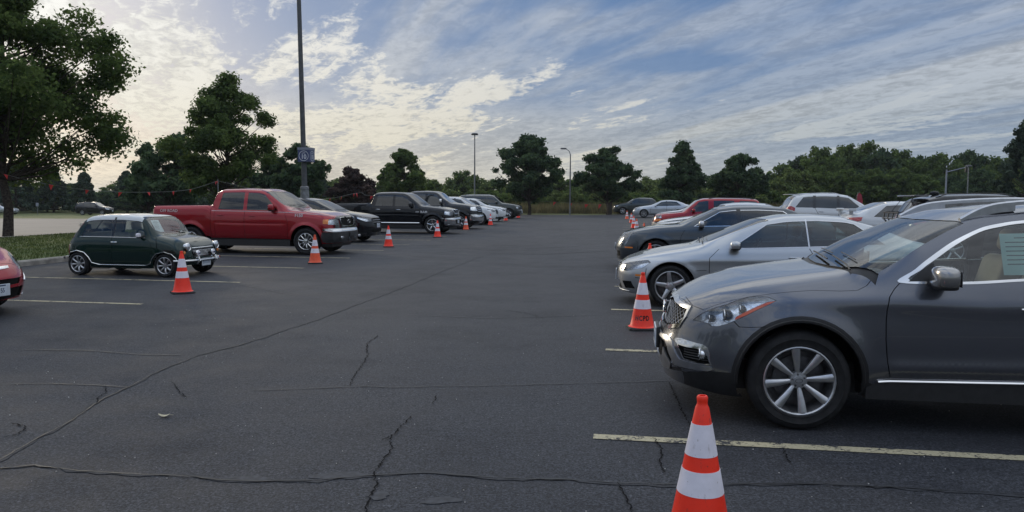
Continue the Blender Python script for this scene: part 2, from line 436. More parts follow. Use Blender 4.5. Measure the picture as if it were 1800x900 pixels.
    def uv(s, hit, idx):
        a, b, c = s.bF[idx]; A, B_, C_ = (Vector(s.bP[i]) for i in (a, b, c))
        v0, v1, v2 = B_ - A, C_ - A, Vector(hit) - A; d00, d01, d11, d20, d21 = v0.dot(v0), v0.dot(v1), v1.dot(v1), v2.dot(v0), v2.dot(v1)
        D = d00 * d11 - d01 * d01
        if abs(D) < 1e-14: w1 = w2 = 0
        else: w1 = (d11 * d20 - d01 * d21) / D; w2 = (d00 * d21 - d01 * d20) / D
        w0 = 1 - w1 - w2
        U = [s.bu[i // s.nv] for i in (a, b, c)]; V = [s.bv[i % s.nv] for i in (a, b, c)]
        return (w0 * U[0] + w1 * U[1] + w2 * U[2], w0 * V[0] + w1 * V[1] + w2 * V[2])
    def cast(s, kind, p):
        if kind == 'side': o, d = Vector((-p[0], 3, p[1])), Vector((0, -1, 0)); near = Vector((-p[0], s.sp['W'], p[1]))
        elif kind == 'front': o, d = Vector((-s.x0 + 3, max(p[0], .0008), p[1])), Vector((-1, 0, 0)); near = Vector((-s.x0, max(p[0], .0008), p[1]))
        elif kind == 'rear': o, d = Vector((-s.x1 - 3, max(p[0], .0008), p[1])), Vector((1, 0, 0)); near = Vector((-s.x1, max(p[0], .0008), p[1]))
        elif kind == 'top': o, d = Vector((-p[0], max(p[1], .0008), 4)), Vector((0, 0, -1)); near = Vector((-p[0], max(p[1], .0008), 1.2))
        elif kind == 'near':
            hit, nn, idx, dist = s.bvh.find_nearest(Vector((-p[0], max(p[1], .0008), p[2])))
            return s.uv(hit, idx)
        elif kind == 'ray': o, d = Vector(p[0]), Vector(p[1]); near = None
        hit, nn, idx, dist = s.bvh.ray_cast(o, d)
        if hit is None:
            if near is None: return None
            hit, nn, idx, dist = s.bvh.find_nearest(near)
        u, v = s.uv(hit, idx)
        if kind in ('front', 'rear') and p[0] < .004: u = 0 if kind == 'front' else s.UL
        if kind == 'top' and p[1] < .004: v = s.VL
        return (min(max(u, 0), s.UL), min(max(v, 0), s.VL))
    def poly(s, kind, P, step=.04, closed=True):
        if kind == 'uv': return P
        if kind == 'mix':                         # corner points named by the direction they are seen from
            K = {'f': 'front', 's': 'side', 't': 'top', 'r': 'rear'}
            return densify([s.cast(K[p[0]], p[1:]) for p in P], .05, closed)
        if kind == 'smooth':                      # side-view points, rounded on the surface itself
            return catmull(s.refine('side', P, [s.cast('side', p) for p in P]), 5, closed)
        D = densify(P, step, closed); Q = s.refine(kind, D, [s.cast(kind, p) for p in D]); o = []
        for q in Q:
            if q is not None and (not o or math.dist(o[-1], q) > .0015): o.append(q)
        return o
    def refine(s, kind, P, Q):
        """newton steps from the facets of the search mesh to the true surface"""
        ax = {'side': [0, 2], 'front': [1, 2], 'rear': [1, 2], 'top': [0, 1]}.get(kind)
        if ax is None or not len(Q) or s.sp.get('far'): return Q
        Q0 = np.array(Q); P = np.array(P, float)
        T = np.stack([-P[:, 0], P[:, 1]], 1) if kind == 'side' else np.stack([-P[:, 0], np.maximum(P[:, 1], .0008)], 1) if kind == 'top' else np.stack([np.maximum(P[:, 0], .0008), P[:, 1]], 1)
        A = Q0.copy(); best = Q0.copy(); eb = np.linalg.norm(s.S(A[:, 0], A[:, 1])[:, ax] - T, axis=1); ok = eb < .03
        for _ in range(5):
            S0 = s.S(A[:, 0], A[:, 1])[:, ax]; SU = (s.S(A[:, 0] + .002, A[:, 1])[:, ax] - S0) / .002; SV = (s.S(A[:, 0], A[:, 1] + .002)[:, ax] - S0) / .002
            det = SU[:, 0] * SV[:, 1] - SU[:, 1] * SV[:, 0]; det = np.where(np.abs(det) < 1e-5, 1e9, det); r = T - S0
            du = (r[:, 0] * SV[:, 1] - r[:, 1] * SV[:, 0]) / det; dv = (SU[:, 0] * r[:, 1] - SU[:, 1] * r[:, 0]) / det
            A = A + np.stack([np.clip(du, -.03, .03), np.clip(dv, -.03, .03)], 1); A[:, 0] = np.clip(A[:, 0], 0, s.UL); A[:, 1] = np.clip(A[:, 1], 0, s.VL)
            e = np.linalg.norm(s.S(A[:, 0], A[:, 1])[:, ax] - T, axis=1); m = ok & (e < eb); best[m] = A[m]; eb = np.where(m, e, eb)
        for i, p in enumerate(P):                    # centre-line points stay on the centre line
            if kind in ('front', 'rear') and p[0] < .004: best[i, 0] = 0 if kind == 'front' else s.UL
            if kind == 'top' and p[1] < .004: best[i, 1] = s.VL
        return [tuple(q) for q in best]
    def pts(s, kind, P, off=0.0, step=.04, closed=False):
        q = s.poly(kind, P, step, closed); A = np.array(q); X, N = s.SN(A[:, 0], A[:, 1]); return X + N * off

def build_shell(B, root, regions, grid=.06, bodymat=None, name='body'):
    """regions: list of dict(poly=UV polygon, name, mat, depth, split, hide). Later ones win."""
    sp = B.sp; nu = max(8, int(B.UL / grid)); nv = max(8, int(B.VL / (grid * (.8 if grid > .065 else .42))))
    verts = []; rnd = random.Random(5)
    for i in range(nu + 1):
        for j in range(nv + 1):
            u = B.UL * i / nu; v = B.VL * j / nv
            if 0 < i < nu and 0 < j < nv and j % 2: u += B.UL / nu * .5 if i < nu - 1 else 0
            verts.append((u, v))
    faces = [[0, nv + 1 - 1 + 0]]
    # domain outline uses the grid's border vertices
    def vid(i, j): return i * (nv + 1) + j
    dom = [vid(i, 0) for i in range(nu + 1)] + [vid(nu, j) for j in range(1, nv + 1)] + [vid(i, nv) for i in range(nu - 1, -1, -1)] + [vid(0, j) for j in range(nv - 1, 0, -1)]
    faces = [dom]; keep = [None]
    for r in regions:
        P = r['poly']
        if not P or len(P) < 3: continue
        b = len(verts); verts += [tuple(p) for p in P]; faces.append(list(range(b, b + len(P)))); keep.append(r)
    vo, eo, fo, ov, oe, of = delaunay_2d_cdt([Vector(v) for v in verts], [], faces, 0, 1e-4, False)
    A = np.array([(v[0], v[1]) for v in vo]); X, N = B.SN(A[:, 0], A[:, 1])
    T = [tuple(f) for f in fo if len(f) == 3]; TA = np.array(T)
    p0, p1, p2 = A[TA[:, 0]], A[TA[:, 1]], A[TA[:, 2]]
    ar = (p1[:, 0] - p0[:, 0]) * (p2[:, 1] - p0[:, 1]) - (p1[:, 1] - p0[:, 1]) * (p2[:, 0] - p0[:, 0])
    cen = (p0 + p1 + p2) / 3; cls = np.zeros(len(T), int)
    cls[(cen[:, 0] < 0) | (cen[:, 0] > B.UL) | (cen[:, 1] < 0) | (cen[:, 1] > B.VL) | (np.abs(ar) < 1e-8)] = -1
    for k, r in enumerate(keep):
        if r is None: continue
        P = np.array([tuple(q) for q in r['poly']]); lo, hi = P.min(0), P.max(0)
        sel = np.where((cen[:, 0] >= lo[0]) & (cen[:, 0] <= hi[0]) & (cen[:, 1] >= lo[1]) & (cen[:, 1] <= hi[1]) & (cls >= 0))[0]
        if not len(sel): continue
        c = cen[sel]; ins = np.zeros(len(sel), bool); Q = np.roll(P, 1, 0)
        for (x1, y1), (x2, y2) in zip(P, Q):
            if y1 == y2: continue
            cond = (y1 > c[:, 1]) != (y2 > c[:, 1])
            ins ^= cond & (c[:, 0] < (x2 - x1) * (c[:, 1] - y1) / (y2 - y1) + x1)
        cls[sel[ins]] = k
    groups = {}
    for f, k, q in zip(T, cls, ar):
        if k >= 0: groups.setdefault(int(k), []).append(f if q > 0 else f[::-1])
    # merge groups by object name
    objs = {}
    for k, fl in groups.items():
        r = keep[k] or dict(name=name, mat=bodymat, depth=0)
        if r.get('hide'): continue
        objs.setdefault((r['name'], r.get('split', False), k if r.get('split') else 0), []).append((r, fl))
    made = {}
    for (nm, split, _k), lst in objs.items():
        for part in ((0, 1) if split else (2,)):
            vs = []; fs = []; nr = []; mi = []; mats = []
            for r, fl in lst:
                if r['mat'] not in mats: mats.append(r['mat'])
                m = mats.index(r['mat']); d = r.get('depth', 0.0)
                for side in ((1, -1) if part == 2 else ((1,) if part == 0 else (-1,))):
                    cache = {}
                    def gv(i, dd):
                        if (i, dd) not in cache:
                            p = X[i] - N[i] * dd; cache[(i, dd)] = len(vs); vs.append((p[0], p[1] * side, p[2]))
                        return cache[(i, dd)]
                    ec = {}
                    if r.get('back'):
                        bm_, bd = r['back']
                        if bm_ not in mats: mats.append(bm_)
                        m2 = mats.index(bm_)
                        for f in fl:
                            t = [gv(i, bd) for i in f]; nn = [(N[i][0], N[i][1] * side, N[i][2]) for i in f]
                            if side < 0: t = t[::-1]; nn = nn[::-1]
                            fs.append(t); nr += nn; mi.append(m2)
                    for f in fl:
                        # our winding in (U,V) gives outward normals on the left half
                        t = [gv(i, d) for i in f]; nn = [(N[i][0], N[i][1] * side, N[i][2]) for i in f]
                        if side < 0: t = t[::-1]; nn = nn[::-1]
                        fs.append(t); nr += nn; mi.append(m)
                        for q in range(3):
                            e = (f[q], f[(q + 1) % 3]); ec[e] = ec.get(e, 0) + 1
                    sd = r['back'][1] if r.get('back') else d
                    ms = mats.index(r['back'][0]) if r.get('back') else m
                    if abs(sd) > 1e-6:
                        for (a, b) in list(ec):
                            if (b, a) in ec: continue
                            if (A[a][1] > B.VL - 1e-4 and A[b][1] > B.VL - 1e-4) or max(A[a][0], A[b][0]) < 1e-4 or min(A[a][0], A[b][0]) > B.UL - 1e-4: continue
                            q = []
                            for i_, dd in ((a, sd), (b, sd), (b, 0.0), (a, 0.0)):     # own vertices, so the crease stays crisp
                                p = X[i_] - N[i_] * dd; q.append(len(vs)); vs.append((p[0], p[1] * side, p[2]))
                            if sd > 0: q = q[::-1]
                            if side < 0: q = q[::-1]
                            P4 = [Vector(vs[i]) for i in q]; n_ = (P4[1] - P4[0]).cross(P4[2] - P4[0])
                            if n_.length < 1e-10: n_ = Vector((0, 0, 1))
                            n_.normalize(); fs.append(q); nr += [tuple(n_)] * 4; mi.append(ms)
            o = mesh_obj(nm, vs, fs, mats, root, mi, nr); made.setdefault(nm, []).append(o)
    return made

def strip_grow(P, w):
    """grow a closed 2D polygon outwards by w"""
    n = len(P); A = sum(P[i][0] * P[(i + 1) % n][1] - P[(i + 1) % n][0] * P[i][1] for i in range(n)); sg = 1 if A > 0 else -1; o = []
    for i in range(n):
        a, b = P[i - 1], P[(i + 1) % n]; dx, dy = b[0] - a[0], b[1] - a[1]; d = math.hypot(dx, dy) or 1
        o.append((P[i][0] + sg * dy / d * w, P[i][1] - sg * dx / d * w))
    return o
# ------------------------------------------------------------------ car parts
def circle(cx, cz, r, n=40): return [(cx + r * math.cos(2 * PI * i / n), cz + r * math.sin(2 * PI * i / n)) for i in range(n)]
def wheel_meshes(sp):
    """(tyre, rim) mesh data with the outer face at y=0, tyre going to -y; the right side uses them turned half round"""
    Rr, rr, tw = sp['R'], sp['rr'], sp.get('tw', .215)
    t = MB(); sw = Rr - rr
    t.lathe([(rr - .012, -.022), (rr + .004, -.006), (rr + .10 * sw, -.001), (rr + .12 * sw, .003), (rr + .15 * sw, .003), (rr + .17 * sw, .0), (rr + .25 * sw, .002), (rr + .5 * sw, .006), (rr + .53 * sw, .009), (rr + .56 * sw, .006), (rr + .72 * sw, .0), (rr + .86 * sw, -.010), (Rr - .006, -.028), (Rr, -.05), (Rr + .001, -.08),
             (Rr - .007, -.083), (Rr - .007, -.091), (Rr + .001, -.094), (Rr + .001, -tw + .094), (Rr - .007, -tw + .091), (Rr - .007, -tw + .083), (Rr, -tw + .05), (Rr - .006, -tw + .028), (rr + .7 * sw, -tw), (rr, -tw + .01)], axis='Y', n=sp.get('wn', 44))
    m = MB(); m.cur = 0; st = sp.get('rim_style', dict(n=5))
    hb = st.get('dish', -.045)
    m.lathe([(rr - .010, -.020), (rr + .004, -.010), (rr + .005, -.004), (rr - .003, -.002), (rr - .012, -.010)], axis='Y', n=44)
    m.cur = 1
    m.lathe([(rr - .012, -.010), (rr - .020, -.03), (rr - .032, -.06), (rr - .045, -tw + .04), (rr - .02, -tw + .01)], axis='Y', n=44)
    m.lathe([(rr * .70, -.115), (rr * .70, -.10), (.05, -.10)], axis='Y', n=32)       # brake disc
    m.lathe([(rr * .95, -.14), (.02, -.135)], axis='Y', n=20)
    m.cur = 0
    hr = st.get('hub', .07); n = st['n']; rim_in = rr - .010
    m.lathe([(hr, hb - .035), (hr, hb - .004), (hr * .93, hb + .004), (hr * .55, hb + .006), (.036, hb + .008), (.034, hb + .014), (.0, hb + .017)], axis='Y', n=28)
    pair = st.get('pair', 0)
    for i in range(n):
        for q in ((-pair, pair) if pair else (0,)):
            a = 2 * PI * i / n + PI / 2 + st.get('rot', 0)
            w0, w1 = st.get('w0', .04) / 2, st.get('w1', .05) / 2; r0, r1 = hr * .8, rim_in
            off0, off1 = (q * .3, q) if pair else (0, 0)
            vs = []
            for (r, w, y, of) in ((r0, w0, hb, off0), (r0 + (r1 - r0) * .5, (w0 * .45 + w1 * .55), hb + .014 + st.get('arc', .008), (off0 + off1) / 2), (r1, w1, -.010, off1)):
                for dw, dy in ((-1, -.03), (-1, -.004), (-.45, .004), (.45, .004), (1, -.004), (1, -.03)):
                    X, Z = r, of + dw * w; vs.append((X * math.cos(a) - Z * math.sin(a), y + dy, X * math.sin(a) + Z * math.cos(a)))
            fs = []
            for b in (0, 6):
                for k in range(5): fs.append((b + k, b + k + 1, b + 7 + k, b + 6 + k))
            m.add(vs, fs)
    m.cur = 1
    if st.get('badge'): m.tube([(.024 * math.cos(a), hb + .021, .014 * math.sin(a)) for a in [2 * PI * i / 18 for i in range(18)]], .0022, 5, True)
    for i in range(5):
        a = 2 * PI * i / 5 + .3; m.ball((hr * .68 * math.cos(a), hb + .002, hr * .68 * math.sin(a)), (.009, .008, .009), 8, 4)
    return t, m
def add_wheels(sp, root):
    t, m = wheel_meshes(sp); T = D = None
    for xs in (0, sp['wb']):
        for s_ in (1, -1):
            y = s_ * sp.get('wy', sp['W'] - .02)
            if T is None:
                T = t.build('wheel', [M['tyre']], root, angle=50); D = m.build('rim', [sp.get('rimmat', M['rim']), M['rimdark']], T, angle=35); T0, D0 = T, D
            else:
                T = T0.copy(); C.objects.link(T); T.parent = root; D = D0.copy(); C.objects.link(D); D.parent = T
            T.location = (-xs, y, sp['R']); T.rotation_euler = (0, sp.get('spin', .13) * (1 if xs else 1), 0 if s_ > 0 else PI)
def add_under(sp, root, B):
    u = MB(); W = sp['W']; x0, x1, wb, Ra, Rr = sp['x0'], sp['x1'], sp['wb'], sp['Ra'], sp['R']
    iw = W - .30
    zt = sp.get('floor', .42)
    u.box((-(x0 + x1) / 2, 0, (zt + .20) / 2 + .02), (x1 - x0 - .5, iw * 2, zt - .20))
    for a, b in ((Ra + .02, wb - Ra - .02),):
        for s_ in (1, -1): u.box((-(a + b) / 2, s_ * (W - .18), (zt + .24) / 2), (b - a, .26, zt - .24))
    u.build('underbody', [M['black']], root, smooth=False)
    for xs in (0, wb):
        for s_ in (1, -1):
            l = MB(); vs = []; n = 22
            a0 = -.05
            for i in range(n + 1):
                a = a0 + (PI - 2 * a0) * i / n
                for r, y in ((Ra + .012, W - .075), (Ra + .012, W - .34), (.05, W - .34)):
                    vs.append((-xs + r * math.cos(a), s_ * y, Rr + r * math.sin(a)))
            l.add(vs, [(i * 3 + k, i * 3 + k + 1, i * 3 + k + 4, i * 3 + k + 3) for i in range(n) for k in (0, 1)])
            l.build('wheel_well', [M['dark']], root)
def bead(B, root, name, kind, P, r, mat, off=0.0, both=True, closed=False, ends=None, parent=None, flat=None):
    A = B.pts(kind, P, off, .035, closed)
    for s_ in ((1, -1) if both else (1,)):
        mb = MB(); pts = [(p[0], p[1] * s_, p[2]) for p in A]; mb.tube(pts, r, 6, closed); o = mb.build(name, [mat], parent or root)
    return o
def both_sides(fn, names, mats, root, **kw):
    out = []
    for s_ in (1, -1):
        mb = MB(); fn(mb, s_); out.append(mb.build(names, mats, root, **kw))
    return out
def mirror_part(B, root, xs, z, paintmat, size=(.075, .11, .075), cap=None, glassm=None, out=.10):
    P = B.pts('side', [(xs, z)], 0, .04, True)[0]
    for s_ in (1, -1):
        mb = MB(); c = (P[0] - .02, s_ * (P[1] + out + size[1] * .5), z + .045)
        mb.ball(c, size, 18, 12, .62)
        mb.cur = 1; mb.box((c[0] - size[0] * .93, c[1], c[2]), (.004, size[1] * 1.6, size[2] * 1.4))
        mb.cur = 2; mb.ball((c[0], c[1], c[2] - size[2] * .70), (size[0] * .9, size[1] * .92, size[2] * .34), 14, 8, .6)
        mb.rbox((P[0] - .01, s_ * (P[1] + out * .4), z + .005), (.07, out * 1.2 + .08, .03), .012)
        mb.build('mirror', [paintmat, M['chrome'], M['black']], root, angle=60)
def handle_part(B, root, xs, z, mat, L=.2):
    P = B.pts('side', [(xs - L / 2, z), (xs, z), (xs + L / 2, z)], .0, .2, False)
    for s_ in (1, -1):
        mb = MB(); a, c = P[0], P[-1]; m = P[len(P) // 2]
        pts = [(p0[0], s_ * (p0[1] + o), p0[2]) for p0, o in ((a, .004), (a * .8 + c * .2, .028), (m, .034), (a * .2 + c * .8, .028), (c, .004))]
        mb.tube(pts, [.009, .014, .015, .014, .009], 8); mb.build('door_handle', [mat], root)
def seats(root, rows, mat, W, zf=.42, head=True):
    for xs, ys in rows:
        for y in ys:
            mb = MB(); w = .50 if len(ys) > 1 else 1.25
            mb.rbox((-xs, y, zf + .10), (.50, w, .20), .06)
            mb.rbox((-xs - .30, y, zf + .44), (.15, w * .94, .62), .07, Matrix.Rotation(-.28, 3, 'Y'))
            if head:
                for hy in ((y,) if len(ys) > 1 else (-.4, .4)):
                    mb.rbox((-xs - .42, hy, zf + .86), (.10, .27, .18), .05, Matrix.Rotation(-.2, 3, 'Y'))
                    for q in (-.05, .05): mb.tube([(-xs - .39, hy + q, zf + .70), (-xs - .415, hy + q, zf + .80)], .007, 6)
            mb.build('seat', [mat], root)
def dash(root, xs, z, W, mat, wheel_y=.38):
    mb = MB(); mb.rbox((-xs, 0, z - .10), (.42, W * 1.55, .22), .08); mb.build('dashboard', [M['black']], root)
    mb = MB(); rot = Matrix.Rotation(-.45, 3, 'Y'); c = Vector((-xs - .34, wheel_y, z - .02))
    mb.tube([c + rot @ Vector((0, .185 * math.cos(a), .185 * math.sin(a))) for a in [2 * PI * i / 28 for i in range(28)]], .014, 8, True)
    for a in (.1, PI - .1, -PI / 2): mb.tube([c, c + rot @ Vector((0, .18 * math.cos(a), .18 * math.sin(a)))], .014, 6)
    mb.ball(c, (.03, .06, .05), 10, 6); mb.build('steering_wheel', [M['black']], root)
def text_mesh(txt, size, depth=.001, bold=0.0, align='CENTER', space=1.0):
    cu = bpy.data.curves.new('lettering', 'FONT'); cu.body = txt; cu.size = size; cu.extrude = depth; cu.align_x = align; cu.align_y = 'CENTER'; cu.offset = bold; cu.space_character = space
    cu.resolution_u = 3
    o = bpy.data.objects.new('lettering', cu); C.objects.link(o); dg = bpy.context.evaluated_depsgraph_get(); dg.update()
    me = bpy.data.meshes.new_from_object(o.evaluated_get(dg)); bpy.data.objects.remove(o); bpy.data.curves.remove(cu)
    vs = [v.co.copy() for v in me.vertices]; fs = [list(p.vertices) for p in me.polygons]; bpy.data.meshes.remove(me)
    return vs, fs
def lettering(name, txt, size, mat, parent, mtx, bold=0.0, depth=.001, space=1.0, sx=1.0):
    """flat letters; mtx takes (x right, y up, z out) of the text to the parent's frame"""
    vs, fs = text_mesh(txt, size, depth, bold, space=space); mb = MB(); mb.add([mtx @ Vector((v.x * sx, v.y, v.z)) for v in vs], fs)
    return mb.build(name, [mat], parent, smooth=False)
def frame_mtx(pos, right, up):
    r = Vector(right).normalized(); u = Vector(up).normalized(); o = r.cross(u).normalized(); u = o.cross(r)
    m = Matrix((r, u, o)).transposed().to_4x4(); m.translation = Vector(pos); return m
def plate(root, xf, z, rot=0.0, txt='', rear=False, mat=None, y=0.0, tilt=0.0):
    s_ = -1 if rear else 1; mb = MB(); mb.rbox((xf, y, z), (.012, .31, .16), .005); p = mb.build('license_plate', [mat or M['plate']], root)
    if txt: lettering('plate_letters', txt, .085, M['platedark'], p, frame_mtx((xf + s_ * .0075, y, z - .006), (0, s_, 0), (0, 0, 1)), .001, .0008, sx=.8)
    else:
        mb = MB()                                  # raised characters too small to read
        for k in range(6): mb.box((xf + s_ * .0066, y + (k - 2.5) * .040, z - .008), (.0012, .022, .062))
        mb.build('plate_relief', [M['plateink']], p, smooth=False)
    mb = MB(); mb.box((xf + s_ * .0068, y, z + .062), (.001, .16, .018)); mb.build('plate_band', [M['platedark']], p)
    return p
def sheet(root, c, right, up, w, h, mat=None, lines=7, name='price_sheet', parent=None):
    """a printed page stuck inside a window"""
    mtx = frame_mtx(c, right, up); mb = MB(); mb.cur = 0
    mb.add([mtx @ Vector(v) for v in ((-w / 2, -h / 2, 0), (w / 2, -h / 2, 0), (w / 2, h / 2, 0), (-w / 2, h / 2, 0), (-w / 2, -h / 2, -.001), (w / 2, -h / 2, -.001), (w / 2, h / 2, -.001), (-w / 2, h / 2, -.001))], [(0, 1, 2, 3), (7, 6, 5, 4), (0, 4, 5, 1), (1, 5, 6, 2), (2, 6, 7, 3), (3, 7, 4, 0)])
    mb.cur = 1; rnd = random.Random(int(w * 1e4))
    for i in range(lines):
        y = h * (.38 - .74 * i / lines); L = w * (rnd.uniform(.45, .8) if i else .4); x = -w * .40 if i else -L / 2
        mb.add([mtx @ Vector(v) for v in ((x, y, .002), (x + L, y, .002), (x + L, y + h * .022, .002), (x, y + h * .022, .002))], [(0, 1, 2, 3)])
    return mb.build(name, [mat or M['paper'], M['ink']], root, smooth=False)
def wiper(B, root, xs, ya, yb, off=.02):
    a = B.pts('top', [(xs, ya)], off, .1, True)[0]
    mb = MB()
    def at(x, y, o):
        s_ = -1 if y < 0 else 1; p = B.pts('top', [(x, abs(y))], o, .1, True)[0]; return (p[0], p[1] * s_, p[2])
    for y0, y1 in ((ya, yb), (ya - .62, yb - .62)):
        if abs(y0) > B.sp['W'] or abs(y1) > B.sp['W'] * .9: continue
        P = [at(xs + .02 + .05 * i / 6, y0 + (y1 - y0) * i / 6, off) for i in range(7)]
        mb.tube(P, .006, 6); mb.tube([at(xs + .10 + .03 * i / 6, y0 + (y1 - y0) * (.25 + .75 * i / 6), off * .6) for i in range(7)], .004, 6)
    return mb.build('wiper', [M['black']], root)

def side_curve(B, xs, q=.80, dz=-.02):
    zs = np.interp(xs, B.g, B.belt); zt = np.interp(xs, B.g, B.top); return float(zs + (zt - zs) * q + dz)
def belt_z(B, xs, dz=.025): return float(np.interp(xs, B.g, B.belt)) + dz
def glass_poly(B, xbf, xtf, xtr, xbr, q=.80, dz=-.02, n=10, low=.025):
    """side window outline in side view: along the belt, up the screen pillar, along the roof edge and down at the rear"""
    P = [(xbf + (xbr - xbf) * i / n, belt_z(B, xbf + (xbr - xbf) * i / n, low)) for i in range(n + 1)]
    T = [(xtr + (xtf - xtr) * i / n, side_curve(B, xtr + (xtf - xtr) * i / n, q, dz)) for i in range(n + 1)]
    return P + T
def screen_poly(B, xa, xb, bow=.16, bowt=.08, marg=.06, n=8):
    """windscreen (xa base, xb header) or rear screen in plan, left half, reaching the centre line"""
    def yy(x):
        sp = B.sp; w = np.interp(x, B.g, B.w); h = np.interp(x, B.g, B.top) - np.interp(x, B.g, B.belt)
        e = min(1, max(0, h / .32)); e = e * e * (3 - 2 * e)
        return float(w * (sp.get('shoulder', .94) - .20 * (1 - e) - .015 * e) - sp.get('lean', .35) * sp.get('rim', .86) * h * 1.0 - marg)
    s_ = 1 if xb > xa else -1
    xa2 = xa + s_ * bow; xb2 = xb + s_ * bowt; ya, yb = yy(xa2), yy(xb2)
    low = [(xa + s_ * bow * (i / n) ** 2, ya * i / n) for i in range(n + 1)]
    side = [(xa2 + (xb2 - xa2) * i / n, yy(xa2 + (xb2 - xa2) * i / n)) for i in range(1, n)]
    hi = [(xb + s_ * bowt * (i / n) ** 2, yb * i / n) for i in range(n, -1, -1)]
    return low + side + hi
def reg(B, kind, P, name, mat, depth=0.0, split=False, **kw):
    d = dict(poly=B.poly(kind, P, kw.pop('step', .04)), name=name, mat=mat, depth=depth, split=split); d.update(kw); return d
def seam(B, kind, P, w=.0045, depth=.012, mat=None, name='body'):
    return dict(poly=strip_poly(B.poly(kind, P, .05, False), w), name=name, mat=mat or M['dark'], depth=depth)
def arches(B):
    sp = B.sp; return [dict(poly=B.poly('side', circle(x, sp['R'], sp['Ra']), .05), name='arch', mat=None, hide=True) for x in (0, sp['wb'])]
def finish_car(sp, root, regions, grid=.06):
    B = sp['B']; made = build_shell(B, root, regions + arches(B), grid, sp['paint'])
    add_wheels(sp, root); add_under(sp, root, B)
    if sp.get('lip', True):
        a0 = -.1
        for x, nm in ((0, 'f'), (sp['wb'], 'r')):
            P = []
            for i in range(25):
                a = a0 + (PI - 2 * a0) * i / 24; P.append((x + sp['Ra'] * math.cos(a), sp['R'] + sp['Ra'] * math.sin(a)))
            P = [p for p in P if p[1] > float(np.interp(p[0], B.g, B.sill)) + .015]
            bead(B, root, 'arch_trim', 'side', P, sp.get('lipr', .006), sp.get('lipmat', sp['paint']), off=sp.get('lipoff', -.005))
    return made
# ------------------------------------------------------------------ the near grey crossover
TH_R = R(8.5); TH_L = R(-9.6)
def car_root(name, label, cat, x, y, heading, group, z=0.0):
    """x, y: ground point under the middle of the front axle; heading: direction of travel from +X"""
    return thing(name, label, cat, (x, y, z), heading, group)
GR = 'cars parked nose-out along the right side of the aisle'; GL = 'cars parked nose-out along the left side of the aisle'
def grey_crossover():
    root = car_root('parked_suv', 'dark grey crossover with eight-spoke alloy wheels, nearest car on the right behind the big cone', 'car', 2.14, 6.149, PI - TH_R, GR)
    pt = paint('graphite_paint', (.125, .132, .152), .75, .26, .08)
    sp = dict(x0=-.95, x1=3.76, W=.90, wb=2.88, R=.352, Ra=.428, rr=.240, tw=.235, wy=.885, lean=.36, paint=pt, flare=.022, flw=.08,
      top=[(-.95, .80), (-.84, .865), (-.6, .955), (-.3, 1.025), (0, 1.075), (.30, 1.118), (.36, 1.135), (.65, 1.30), (1.0, 1.468), (1.22, 1.548), (1.6, 1.592), (2.1, 1.60), (2.7, 1.57), (3.2, 1.50), (3.38, 1.45), (3.68, 1.15), (3.76, 1.05)],
      belt=[(-.95, .70), (-.7, .80), (-.4, .88), (-.1, .94), (.35, .995), (.6, 1.045), (1.4, 1.095), (2.6, 1.165), (3.4, 1.2), (3.76, 1.1)],
      sill=[(-.95, .24), (-.5, .20), (.45, .26), (2.4, .27), (3.3, .3), (3.76, .38)],
      plan=[(-.95, .90), (.0, .90), (.6, .885), (2.4, .89), (3.0, .90), (3.76, .86)],
      nose=(.95, 2.7), tail=(.7, 3), noseprof=[(0, .07), (.28, .045), (.42, 0), (.52, 0), (.58, .04), (.85, .12), (1.0, .2)], tailprof=[(0, .05), (.5, 0), (.9, .05), (1.2, .1)],
      rim_style=dict(n=8, hub=.062, w0=.026, w1=.060, dish=-.040, arc=.010, badge=1), rimmat=M['rim'], lipmat=M['black'], lipr=.014,
      creases=[([(-.55, .93), (.2, .93), (1.2, .90), (3.3, .98)], .012, .07, .3), ([(.45, .46), (2.4, .50)], .014, .05, .2)])
    B = sp['B'] = Body(sp)
    return root, sp, B

